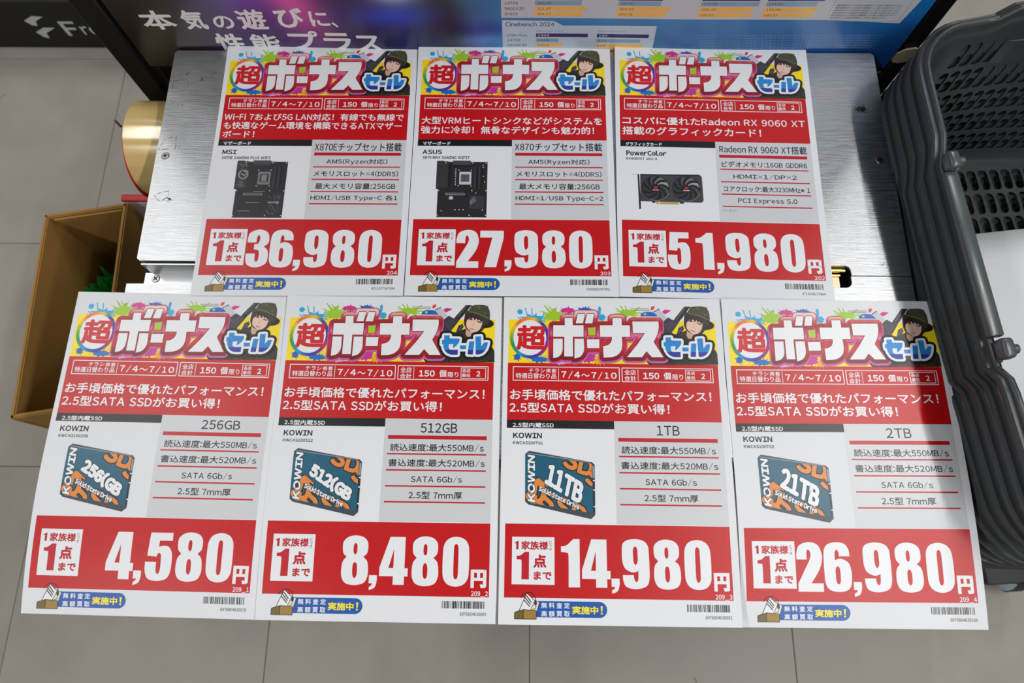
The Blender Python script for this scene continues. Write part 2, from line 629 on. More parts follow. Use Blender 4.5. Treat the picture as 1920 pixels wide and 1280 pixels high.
BONUS = [
    [(1030, 378), (1148, 378), (1143, 487), (1305, 487), (1290, 660), (1128, 660), (1105, 955), (975, 955), (1000, 660), (832, 660), (848, 487), (1022, 487)],
    [(832, 690), (972, 690), (958, 850, 1), (930, 920, 1), (880, 962, 1), (805, 980)],
    [(1152, 690), (1290, 690), (1283, 840, 1), (1256, 912, 1), (1205, 962, 1), (1125, 985)],
    [(1232, 315), (1340, 315), (1298, 458), (1190, 458)],
    [(1375, 315), (1478, 315), (1440, 458), (1328, 458)],
    [(1337, 698), (1525, 698), (1512, 830), (1330, 830)],
    [(1750, 378), (1885, 378), (1880, 487), (2000, 487), (1990, 660), (1865, 660), (1862, 770, 1), (1838, 862, 1), (1775, 930, 1), (1690, 962, 1), (1565, 970), (1572, 800), (1640, 785, 1), (1692, 745, 1), (1714, 690, 1), (1716, 660), (1540, 660), (1550, 487), (1742, 487)],
    [(2043, 430), (2433, 430), (2430, 520, 1), (2400, 620, 1), (2335, 735), (2460, 962), (2290, 962), (2215, 875), (2140, 962), (1918, 962), (2095, 765), (2215, 605), (2037, 605)],
]
SALE = [
    [(918, 668), (1000, 668), (998, 712), (1148, 718), (1140, 770, 1), (1090, 832, 1), (1045, 862), (1052, 798), (985, 802), (985, 850, 1), (1008, 882, 1), (1122, 884), (1118, 960), (1012, 958, 1), (945, 922, 1), (905, 850, 1), (902, 802), (880, 802), (885, 736), (914, 734)],
    [(1152, 818), (1248, 818), (1244, 876), (1152, 876)],
    [(1292, 758), (1370, 758), (1345, 958), (1265, 955)],
    [(1385, 685), (1470, 680), (1472, 830), (1520, 770), (1575, 770), (1550, 860, 1), (1500, 926, 1), (1440, 955, 1), (1388, 955)],
]


def grad(stops):
    def f(y):
        if y <= stops[0][0]:
            return stops[0][1]
        for (a, ca), (b, cb) in zip(stops, stops[1:]):
            if y <= b:
                t = (y - a) / (b - a)
                return tuple(ca[i] + (cb[i] - ca[i]) * t for i in range(3))
        return stops[-1][1]
    return f


def banner(ink):
    yel = lin((250, 222, 20))
    y0, y1 = 22.9, 65.8
    # yellow panel
    ink.rect(5.0, y0, 203.6, y1, yel, 0)
    c = lambda *v: lin(v)
    U = lambda pts, col, layer, dx=0: ink.poly(smooth_path(bzl(pts, dx)), col, layer)
    S = lambda cx, cy, rx, ry, col, layer, seed, n=11, big=.7: splat(ink, *bz((cx, cy)), rx / 15.9, ry / 15.2, col, layer, seed, n, big)
    cyan, lime, mag, blue = c(38, 168, 216), c(158, 200, 40), c(206, 44, 140), c(28, 96, 188)
    # paint splashes above the panel and on it
    S(560, 385, 170, 60, cyan, 1, 4, 9, .5)
    ink.disc(*bz((362, 283)), 2.7, 2.6, cyan, 1)
    for a, b in (((470, 350), (448, 225)), ((545, 330), (543, 235)), ((700, 350), (728, 292)), ((380, 400), (325, 365))):
        ink.line([bz(a), bz(b)], .45, cyan, 1)
    S(860, 345, 150, 92, lime, 2, 21, 15, .6)
    for a, b in (((800, 280), (742, 190)), ((850, 260), (815, 205)), ((900, 270), (915, 235))):
        ink.line([bz(a), bz(b)], .5, lime, 2)
    S(1080, 268, 120, 52, mag, 1, 8, 13, .25)
    S(1345, 250, 105, 40, blue, 1, 12, 13, .6)
    S(1590, 370, 62, 55, cyan, 1, 31, 9, .5)
    U([(1540, 330), (1545, 230), (1570, 195), (1592, 230), (1575, 330)], cyan, 1)
    S(1990, 300, 150, 55, lime, 1, 17, 11, 1.0)
    for a, b in (((1900, 280), (1815, 235)), ((1930, 260), (1885, 195)), ((1970, 260), (1958, 200)), ((2110, 260), (2170, 215))):
        ink.line([bz(a), bz(b)], .5, lime, 1)
    S(262, 965, 56, 52, blue, 2, 41, 11, .7)
    S(600, 1000, 150, 48, c(20, 110, 190), 2, 42, 13, .35)
    S(1330, 960, 120, 92, c(196, 46, 150), 2, 43, 13, .3)
    S(1490, 1010, 95, 60, c(238, 170, 30), 1, 44, 13, .4)
    S(900, 1050, 130, 22, c(226, 168, 205), 2, 45, 11, .3)
    # rifle, magazine, bag and the leaf-shaped drops
    o = 1600
    gun = c(58, 56, 64)
    U([(570, 352), (585, 312), (640, 285), (740, 283), (800, 310), (830, 355)], c(30, 98, 190), 2, o)
    ink.disc(*bz((o + 645, 318)), 1.4, 1.2, c(190, 200, 60), 3, 8)
    U([(768, 285), (862, 236), (968, 375), (900, 420)], c(196, 198, 208), 3, o)
    U([(768, 285), (862, 236), (868, 246), (776, 294)], c(52, 52, 60), 4, o)
    U([(905, 430), (985, 368), (1060, 412), (1115, 372), (1170, 400), (1120, 470), (1050, 560), (1000, 620), (880, 620)], gun, 3, o)
    U([(1240, 208), (1330, 208), (1180, 395), (1118, 430), (1075, 395)], c(40, 38, 44), 3, o)
    for k in range(5):
        ink.line([bz((o + 925 + k*24, 470 - k*10)), bz((o + 985 + k*22, 560 - k*22))], .22, c(92, 90, 100), 4)
    ink.line([bz((o + 1110, 400)), bz((o + 1250, 222))], .3, c(120, 118, 126), 4)
    U([(735, 255), (748, 205), (798, 198), (790, 238), (755, 262)], c(222, 66, 40), 2, o)
    U([(906, 278), (950, 250), (1040, 262), (1000, 292), (945, 320), (915, 300)], c(214, 40, 130), 2, o)
    # small scribble of script
    for yy, xs in ((238, (430, 712)), (264, (470, 712))):
        ink.line([bz((o + xs[0] + k * (xs[1] - xs[0]) / 26, yy + (9 if k % 2 else -9))) for k in range(27)], .13, c(110, 130, 60), 3, round_=False)
    # jacket, neck, hair, face, hat of the person on the banner
    U([(600, 1020), (640, 1078), (1668, 1072), (1668, 900), (1640, 850), (1500, 780), (1300, 640), (1245, 560), (1170, 590), (1050, 620), (900, 980)], c(46, 43, 34), 3, o)
    rnd = random.Random(9)
    for k in range(26):
        ink.disc(*bz((o + rnd.uniform(700, 1640), rnd.uniform(1035, 1065))), rnd.uniform(.5, 1.7), rnd.uniform(.3, .8), c(*rnd.choice(((74, 66, 48), (38, 36, 30), (88, 74, 60)))), 4, 7)
    U([(1030, 575), (1060, 560), (1110, 585), (1090, 620), (1040, 610)], c(240, 214, 30), 4, o)
    U([(1140, 470), (1200, 430), (1215, 500), (1190, 560), (1120, 530)], c(240, 214, 30), 4, o)
    U([(1130, 520), (1195, 490), (1210, 540), (1150, 620), (1095, 610)], c(50, 48, 66), 5, o)
    ink.line([bz((o + 1130, 590)), bz((o + 1190, 520))], .3, c(110, 108, 130), 6)
    U([(1248, 560), (1305, 600), (1395, 612), (1330, 680), (1262, 690), (1235, 640)], c(206, 168, 146), 5, o)
    U([(1240, 340, 1), (1330, 325, 1), (1440, 365, 1), (1500, 430, 1), (1522, 540, 1), (1480, 600, 1), (1440, 612, 1), (1300, 600, 1), (1240, 555, 1), (1214, 480, 1), (1222, 400, 1)], c(58, 32, 32), 6, o)
    U([(1262, 432, 1), (1320, 392, 1), (1420, 402, 1), (1484, 445, 1), (1480, 515, 1), (1444, 582, 1), (1372, 618, 1), (1292, 584, 1), (1248, 525, 1)], c(232, 196, 178), 7, o)
    U([(1300, 350), (1350, 340), (1440, 380), (1490, 440), (1478, 470), (1440, 425), (1425, 450), (1400, 405), (1380, 445), (1350, 395), (1325, 430), (1300, 400), (1262, 440), (1255, 420)], c(62, 34, 34), 8, o)
    for ex, ey in ((1315, 424), (1440, 464)):
        ink.line([bz((o + ex - 28, ey - 8)), bz((o + ex + 26, ey + 8))], .42, c(44, 26, 30), 8)
        ink.disc(*bz((o + ex, ey + 4)), .75, .6, c(70, 40, 44), 8, 8)
    ink.line([bz((o + 1362, 470)), bz((o + 1345, 520)), bz((o + 1362, 526))], .16, c(190, 140, 124), 8)
    ink.line([bz((o + 1308, 562)), bz((o + 1335, 572)), bz((o + 1368, 578))], .35, c(168, 66, 70), 8)
    U([(1290, 300, 1), (1318, 240, 1), (1378, 208, 1), (1530, 210, 1), (1585, 255, 1), (1604, 330, 1), (1590, 430, 1), (1480, 380, 1), (1380, 320, 1)], c(74, 72, 52), 9, o)
    U([(1185, 318), (1250, 290), (1330, 298), (1430, 330), (1530, 380), (1600, 425), (1655, 465, 1), (1655, 512, 1), (1602, 545, 1), (1520, 560), (1500, 500), (1480, 430), (1420, 375), (1330, 338), (1240, 352)], c(58, 57, 44), 9, o)
    for k in range(30):
        hx, hy = rnd.uniform(1320, 1585), rnd.uniform(225, 370)
        if hy < 225 + (hx - 1290) * .6:
            ink.disc(*bz((o + hx, hy)), rnd.uniform(.6, 1.8), rnd.uniform(.4, 1.0), c(*rnd.choice(((100, 98, 68), (48, 48, 38), (92, 84, 60), (60, 66, 44)))), 10, 7, rnd.random())
    ink.line([bz((o + 1300, 305)), bz((o + 1440, 340)), bz((o + 1570, 405))], .35, c(132, 128, 104), 10)
    U([(1600, 425), (1655, 465), (1655, 512), (1602, 545), (1520, 560), (1510, 520), (1590, 480)], c(30, 28, 25), 10, o)
    # rainbow ring with the red character
    hues = [(240, 190, 30), (120, 170, 40), (30, 150, 90), (30, 150, 200), (30, 90, 190), (60, 50, 160), (140, 30, 140), (170, 30, 130), (90, 50, 160), (40, 70, 180), (60, 60, 170), (240, 200, 20), (245, 160, 20), (238, 110, 30), (236, 120, 30), (240, 160, 30)]
    cx, cy = bz((478, 672))
    RX, RY, ax, ay = 19.0, 20.7, 15.7, 17.5
    n = 64
    # start pointing left-up, going counter-clockwise down the left side
    def hue(t):
        ks = [(0.0, (240, 196, 30)), (.08, (130, 176, 44)), (.15, (30, 150, 80)), (.25, (34, 150, 206)), (.34, (30, 70, 180)), (.42, (110, 36, 150)), (.52, (170, 30, 130)), (.62, (80, 50, 160)), (.72, (60, 60, 170)), (.80, (245, 196, 20)), (.88, (242, 130, 26)), (.95, (238, 110, 34)), (1.0, (240, 196, 30))]
        for (a, ca), (b, cb) in zip(ks, ks[1:]):
            if t <= b:
                u = (t - a) / (b - a)
                return tuple(ca[i] + (cb[i] - ca[i]) * u for i in range(3))
    for k in range(n):
        def pt(kk, rx, ry):
            a = R(215) - 2 * math.pi * kk / n
            return (cx + rx * math.cos(a), cy + ry * math.sin(a))
        col = lin(hue(k / n))
        a, b, cc, d = pt(k, RX, RY), pt(k + 1, RX, RY), pt(k + 1, ax, ay), pt(k, ax, ay)
        ink.tri(a, b, cc, col, 5)
        ink.tri(a, cc, d, col, 5)
    ink.disc(cx, cy, ax, ay, WHITE, 5, 48)
    ink.text('\u8d85', *bz((292, 482)), *bz((710, 862)), lin((206, 24, 34)), 6, 0.035)
    # the big word: glow, red outline with a shine, white letters
    letters = [smooth_path(bzl(l)) for l in BONUS]
    yy = lambda v: bz((1400, v))[1]
    body = grad([(yy(315), (236, 196, 196)), (yy(350), (226, 160, 156)), (yy(400), (186, 40, 44)), (yy(480), (150, 30, 38)), (yy(540), (186, 34, 60)), (yy(640), (222, 130, 170)), (yy(658), (214, 110, 150)), (yy(664), (176, 28, 44)), (yy(800), (206, 40, 50)), (yy(930), (150, 24, 32)), (yy(990), (112, 20, 26))])
    for l in letters:
        ink.line([(x, y + 1.0) for x, y in l], 5.0, lin((190, 96, 176)), 11, closed=True)
    for l in letters:
        ink.line(l, 4.1, lin((188, 20, 36)), 12, closed=True)
    for l in letters:
        ink.line(l, 3.4, lambda x, y: body(y), 13, closed=True)
    ink.poly(bzl([(1372, 530), (1478, 520), (1470, 625), (1370, 630)]), lin((164, 204, 30)), 14)
    for l in letters:
        ink.line(l, .7, lin((142, 26, 34)), 14, closed=True, round_=False)
        ink.poly(l, WHITE, 15)
    # the small blue word on black
    sale = [smooth_path(bzl(l, 1600)) for l in SALE]
    for l in sale:
        ink.line(l, 4.6, lin((20, 20, 22)), 16, closed=True)
    for l in sale:
        ink.line(l, 2.2, WHITE, 17, closed=True)
        ink.poly(l, WHITE, 17)
    ys = bz((2800, 886))[1]
    for l in sale:
        up, dn = clip_half(l, 0, -1, -ys), clip_half(l, 0, 1, ys)
        if len(up) > 2:
            ink.poly(up, lin((34, 134, 208)), 18)
        if len(dn) > 2:
            ink.poly(dn, lin((38, 58, 160)), 18)


def header(ink):
    ink.rect(MIDX0, 65.8, MIDX1, 120.6, RED, 0)
    w = WHITE
    ink.frame(9.5, 69.3, 110.5, 83.3, .75, w, 1)
    ink.rect(52.5, 71.0, 52.95, 82.0, w, 1)
    x = 24.8
    for ch in '\u30c1\u30e9\u30b7\u63b2\u8f09':
        ink.text(ch, x, 71.3, x + 4.2, 75.2, w, 1, 0.012)
        x += 5.4
    ink.text('\u7279\u9078\u65e5\u66ff\u308f\u308a\u54c1', 12.4, 75.8, 50.6, 81.1, w, 1, 0.012)
    for s, a, b, t, bt in (('7', 55.3, 60.2, 73.7, 79.7), ('/', 61.8, 66.0, 73.4, 80.8), ('4', 67.5, 72.9, 73.9, 79.9), ('\u301c', 74.3, 82.0, 75.9, 78.6), ('7', 83.7, 88.6, 74.1, 80.1), ('/', 90.0, 94.2, 73.8, 81.2), ('1', 96.3, 100.3, 74.3, 80.3), ('0', 102.2, 107.6, 74.2, 80.4)):
        ink.text(s, a, t, b, bt, w, 1, 0.03)
    ink.frame(112.4, 69.4, 198.5, 83.4, .75, w, 1)
    ink.rect(127.5, 71.1, 127.95, 82.0, w, 1)
    ink.text('\u5168\u5e97', 114.9, 71.2, 125.7, 76.5, w, 1, 0.012)
    ink.text('\u5408\u8a08', 114.8, 77.2, 125.8, 82.2, w, 1, 0.012)
    ink.text('150', 132.5, 74.0, 147.7, 80.2, w, 1, 0.035)
    ink.text('\u500b', 151.8, 73.5, 158.6, 80.5, w, 1, 0.02)
    ink.text('\u9650\u308a', 160.1, 75.4, 170.1, 80.7, w, 1, 0.012)
    ink.frame(172.3, 71.0, 196.2, 81.8, .6, w, 1)
    ink.text('\u5404\u5e97', 173.7, 72.2, 181.4, 75.8, w, 1, 0.012)
    ink.text('\u6700\u4f4e', 173.5, 76.7, 181.4, 80.3, w, 1, 0.012)
    ink.text('2', 187.1, 74.3, 190.8, 79.5, w, 1, 0.035)


def box_title(ink, s):
    ink.rect(MIDX0, 120.6, 103.9, 128.2, BLACK, 0)
    x1 = {'m': 39.3, 's': 48.0, 'g': 48.0}[s[0]]
    ink.text(s[1:], 10.1, 123.0, x1, 127.6, WHITE, 1, 0.025)


DIG = {
    '0': ([(.5, 0, 1), (.80, .045, 1), (.96, .16, 1), (1, .33, 1), (1, .67, 1), (.96, .84, 1), (.80, .955, 1), (.5, 1, 1), (.20, .955, 1), (.04, .84, 1), (0, .67, 1), (0, .33, 1), (.04, .16, 1), (.20, .045, 1)],
          [[(.5, .145, 1), (.575, .19, 1), (.59, .33, 1), (.59, .67, 1), (.575, .81, 1), (.5, .855, 1), (.425, .81, 1), (.41, .67, 1), (.41, .33, 1), (.425, .19, 1)]]),
    '8': ([(.49, 0, 1), (.78, .035, 1), (.94, .13, 1), (.965, .26, 1), (.93, .36, 1), (.80, .435), (.95, .52, 1), (1, .68, 1), (.985, .83, 1), (.85, .955, 1), (.50, 1, 1), (.17, .96, 1), (.025, .84, 1), (0, .68, 1), (.04, .53, 1), (.17, .435), (.045, .36, 1), (.01, .24, 1), (.04, .12, 1), (.22, .03, 1)],
          [[(.485, .155, 1), (.55, .19, 1), (.56, .27, 1), (.55, .35, 1), (.49, .385, 1), (.43, .35, 1), (.415, .27, 1), (.43, .19, 1)],
           [(.495, .54, 1), (.57, .585, 1), (.59, .70, 1), (.575, .81, 1), (.50, .86, 1), (.43, .81, 1), (.41, .70, 1), (.425, .585, 1)]]),
    '9': ([(.49, 0, 1), (.80, .035, 1), (.965, .14, 1), (.99, .30, 1), (1, .60, 1), (.985, .80, 1), (.87, .94, 1), (.50, 1, 1), (.15, .96, 1), (.035, .85, 1), (.015, .725), (.42, .725), (.43, .80, 1), (.50, .86, 1), (.575, .81, 1), (.59, .635), (.50, .66, 1), (.33, .665, 1), (.10, .59, 1), (.01, .45, 1), (0, .27, 1), (.025, .11, 1), (.18, .03, 1)],
          [[(.49, .15, 1), (.56, .19, 1), (.575, .30, 1), (.57, .45, 1), (.49, .52, 1), (.42, .45, 1), (.405, .27, 1), (.42, .19, 1)]]),
    '6': ([(.52, 0, 1), (.80, .035, 1), (.94, .15, 1), (.96, .285), (.57, .285), (.565, .21, 1), (.49, .15, 1), (.42, .21, 1), (.41, .37), (.50, .345, 1), (.66, .335, 1), (.90, .41, 1), (.99, .55, 1), (1, .72, 1), (.95, .88, 1), (.80, .97, 1), (.50, 1, 1), (.18, .96, 1), (.03, .84, 1), (0, .65, 1), (0, .33, 1), (.04, .14, 1), (.20, .035, 1)],
          [[(.50, .485, 1), (.575, .53, 1), (.59, .66, 1), (.58, .80, 1), (.50, .85, 1), (.43, .80, 1), (.41, .66, 1), (.425, .53, 1)]]),
    '5': ([(.12, 0), (.96, 0), (.96, .165), (.48, .165), (.465, .30), (.58, .275, 1), (.82, .285, 1), (.97, .41, 1), (1, .60, 1), (.97, .82, 1), (.83, .955, 1), (.48, 1, 1), (.15, .955, 1), (.02, .80, 1), (0, .61), (.42, .61), (.425, .78, 1), (.50, .86, 1), (.58, .79, 1), (.59, .62, 1), (.575, .47, 1), (.50, .42, 1), (.43, .46, 1), (.42, .50), (.06, .485)], []),
    '4': ([(.34, 0), (.88, 0), (.88, .655), (1, .655), (1, .825), (.88, .825), (.88, 1), (.49, 1), (.49, .825), (0, .825), (0, .645)], [[(.49, .25), (.49, .655), (.315, .655)]]),
    '3': ([(.01, .345), (.01, .23, 1), (.10, .08, 1), (.49, 0, 1), (.86, .07, 1), (.97, .23, 1), (.95, .36, 1), (.77, .455), (.94, .54, 1), (1, .70, 1), (.93, .90, 1), (.52, 1, 1), (.14, .94, 1), (.02, .81, 1), (0, .635), (.41, .635), (.42, .79, 1), (.50, .855, 1), (.575, .80, 1), (.59, .69, 1), (.55, .56, 1), (.33, .525), (.33, .39), (.50, .37, 1), (.56, .28, 1), (.555, .20, 1), (.49, .15, 1), (.42, .20, 1), (.41, .345)], []),
    '2': ([(0, .355), (0, .24, 1), (.12, .07, 1), (.50, 0, 1), (.85, .06, 1), (.99, .25, 1), (.96, .42, 1), (.83, .59, 1), (.53, .83), (1, .83), (1, 1), (.02, 1), (.02, .84), (.30, .56, 1), (.50, .36, 1), (.55, .25, 1), (.53, .19, 1), (.46, .15, 1), (.40, .20, 1), (.39, .355)], []),
    '7': ([(0, 0), (1, 0), (1, .20), (.70, 1), (.20, 1), (.52, .19), (0, .19)], []),
    '1': ([(.66, 0), (1, 0), (1, 1), (.40, 1), (.40, .36, 1), (.30, .29, 1), (0, .275), (0, .155), (.30, .13, 1)], []),
    ',': ([(0, 0), (1, 0), (1, .40, 1), (.75, .82, 1), (.06, 1), (.03, .80), (.36, .66, 1), (.42, .54), (0, .54)], []),
}


def digit(ink, ch, x0, y0, x1, y1, col, layer):
    f = lambda pts: [(x0 + x * (x1 - x0), y0 + y * (y1 - y0)) for x, y in smooth_path(pts)]
    out, holes = DIG[ch]
    ink.poly(f(out), col, layer, [f(h) for h in holes])


def price(ink, s, code):
    ink.rect(MIDX0, 213.6, MIDX1, 275.3, RED, 0)
    ink.rect(11.1, 224.8, 48.4, 264.5, WHITE, 1)
    r = lin((190, 22, 38))
    digit(ink, '1', 13.3, 228.4, 16.8, 235.4, r, 2)
    ink.text('\u5bb6\u65cf\u69d8', 19.2, 228.2, 42.8, 235.6, r, 2, 0.03)
    for k, ch in enumerate('\u306b\u3064\u304d'):
        ink.text(ch, 43.8, 227.9 + 2.95 * k, 46.1, 230.2 + 2.95 * k, lin((90, 20, 40)), 2, 0.01)
    digit(ink, '1', 15.2, 237.4, 26.1, 260.3, r, 2)
    ink.text('\u70b9', 29.8, 239.4, 41.3, 250.6, r, 2, 0.04)
    ink.text('\u307e\u3067', 30.1, 253.4, 45.9, 260.5, r, 2, 0.04)
    cells = [(49.6, 72.0), (73.2, 96.8), None, (107.6, 131.4), (135.3, 158.6), (162.3, 185.4)]
    head = s.split(',')[0]
    chars = (' ' * (2 - len(head)) + head, s.split(',')[1])
    seq = [chars[0][0], chars[0][1], None, *chars[1]]
    for k, ch in enumerate(seq):
        if not ch or ch == ' ':
            continue
        a, b = cells[k]
        if ch == '1':
            a += 4.5
            b -= 1.5
        if ch == '4':
            a, b = a - .8, b + .4
        t, bt = (226.1, 266.2) if ch in '1457' else (225.3, 267.0)
        if ch == '5':
            bt = 267.0
        digit(ink, ch, a, t, b, bt, WHITE, 1)
    digit(ink, ',', 98.0, 258.6, 104.9, 271.0, WHITE, 1)
    # yen sign character drawn in strokes
    x0, y0, x1, y1 = 187.2, 252.6, 200.9, 267.9
    ink.rect(x0, y0, x1, y0 + 2.7, WHITE, 1)
    ink.rect(x0, y0, x0 + 2.9, y1, WHITE, 1)
    ink.rect(x1 - 2.9, y0, x1, y1 - 1.0, WHITE, 1)
    ink.rect(x0, y0 + 6.8, x1, y0 + 9.3, WHITE, 1)
    ink.rect(x0 + 5.5, y0, x0 + 8.2, y0 + 9.0, WHITE, 1)
    ink.poly([(x1 - 5.6, y1 - 3.0), (x1 - 2.6, y1 - 3.0), (x1, y1 - 1.6), (x1 - 1.2, y1 - .2), (x1 - 4.8, y1)], WHITE, 1)
    w = 14.6 if '_' in code else 10.0
    ink.text(code, 202.5 - w, 270.4, 202.5, 274.4 if '_' not in code else 275.0, WHITE, 1, 0.02)


def badge(ink):
    blue = lin((22, 86, 170))
    pts = [(31.5, 277.8)] + [(87.2 + 6.5 * math.sin(R(a)), 284.3 - 6.5 * math.cos(R(a))) for a in range(0, 181, 15)] + [(31.5, 290.8)]
    ink.poly(pts, blue, 1)
    w = WHITE
    for k, ch in enumerate('\u7121\u6599\u67fb\u5b9a'):
        ink.text(ch, 36.9 + 6.55 * k, 278.9, 41.9 + 6.55 * k, 283.5, w, 2, 0.02)
    for k, ch in enumerate('\u9ad8\u984d\u8cb7\u53d6'):
        ink.text(ch, 36.9 + 6.55 * k, 285.6, 41.9 + 6.55 * k, 290.2, w, 2, 0.02)
    ink.text('\u5b9f\u65bd\u4e2d', 63.5, 281.4, 86.0, 288.0, lin((250, 230, 20)), 2, 0.03)
    ink.poly([(88.0, 281.2), (90.0, 281.2), (89.5, 285.8), (88.5, 285.8)], lin((250, 230, 20)), 2)
    ink.disc(89.0, 287.2, .85, .85, lin((250, 230, 20)), 2, 12)
    # carton full of computer parts
    bk, br, dbr = lin((28, 24, 24)), lin((158, 126, 50)), lin((112, 96, 40))
    ink.poly([(27, 276.0), (35.4, 278.6), (33.4, 286.2), (24.0, 286.0)], lin((226, 222, 206)), 2)
    ink.line([(27, 276.0), (35.4, 278.6), (33.2, 286.0)], .22, bk, 2)
    ink.poly([(24.4, 271.6), (31.4, 277.6), (27.4, 285.6), (18.0, 285.6)], WHITE, 3)
    ink.line([(24.4, 271.6), (31.4, 277.6), (27.4, 285.6), (18.0, 285.6)], .24, bk, 4, closed=True)
    for k in range(3):
        t = k * 1.7
        ink.line([(23.6 - t * .6 + .6, 273.8 + t), (28.2 - t * .4, 278.8 + t * 1.0)], .42, bk, 4)
    arcp = [(25.6 + 6.6 * math.cos(R(a)), 277.6 + 6.6 * math.sin(R(a))) for a in range(200, 372, 12)]
    ink.line(arcp, .28, bk, 5)
    ink.disc(32.0, 279.6, 1.2, 2.0, lin((60, 52, 50)), 5, 12)
    ink.line([(32.4, 281.6), (31.6, 284.2), (29.0, 284.8)], .22, bk, 5)
    ink.poly([(14.0, 287.2), (21.5, 284.8), (21.5, 292.4), (14.0, 292.4)], dbr, 5)
    ink.poly([(21.5, 284.8), (32.6, 285.6), (32.6, 292.4), (21.5, 292.4)], br, 5)
    ink.line([(14.0, 292.4), (14.0, 287.2), (21.5, 284.8), (32.6, 285.6), (32.6, 292.4), (14.0, 292.4)], .24, bk, 6)
    ink.line([(21.5, 284.8), (21.5, 292.4)], .24, bk, 6)


def barcode(ink, ean, seed):
    rnd = random.Random(seed)
    x = 162.8
    while x < 199.6:
        wd = rnd.choice((.35, .35, .7, .7, 1.05))
        ink.rect(x, 278.9, min(x + wd, 199.9), 284.8, BLACK, 1)
        x += wd + rnd.choice((.35, .35, .5, .7, 1.0))
    ink.text(ean, 178.6, 287.9, 201.4, 290.6, lin((50, 50, 54)), 1, 0.012)


def specs(ink, head, rows, boxes, note=None):
    ink.rect(103.9, 120.6, MIDX1, 213.0, GREY, 0)
    ink.text(head[0], *head[1], BLACK, 1, 0.012)
    ink.rect(107.3, 136.0, 198.4, 139.5, LINE_RED, 1)
    for (s, bx), y in zip(rows, (152.4, 167.0, 181.2, 195.2)):
        ink.text(s, *bx, BLACK, 1, 0.014)
        ink.rect(107.4, y, 198.3, y + 1.35, LINE_RED, 1)
    if note:
        ink.text(note, 107.4, 199.2, 121.4, 201.6, lin((80, 90, 86)), 1)


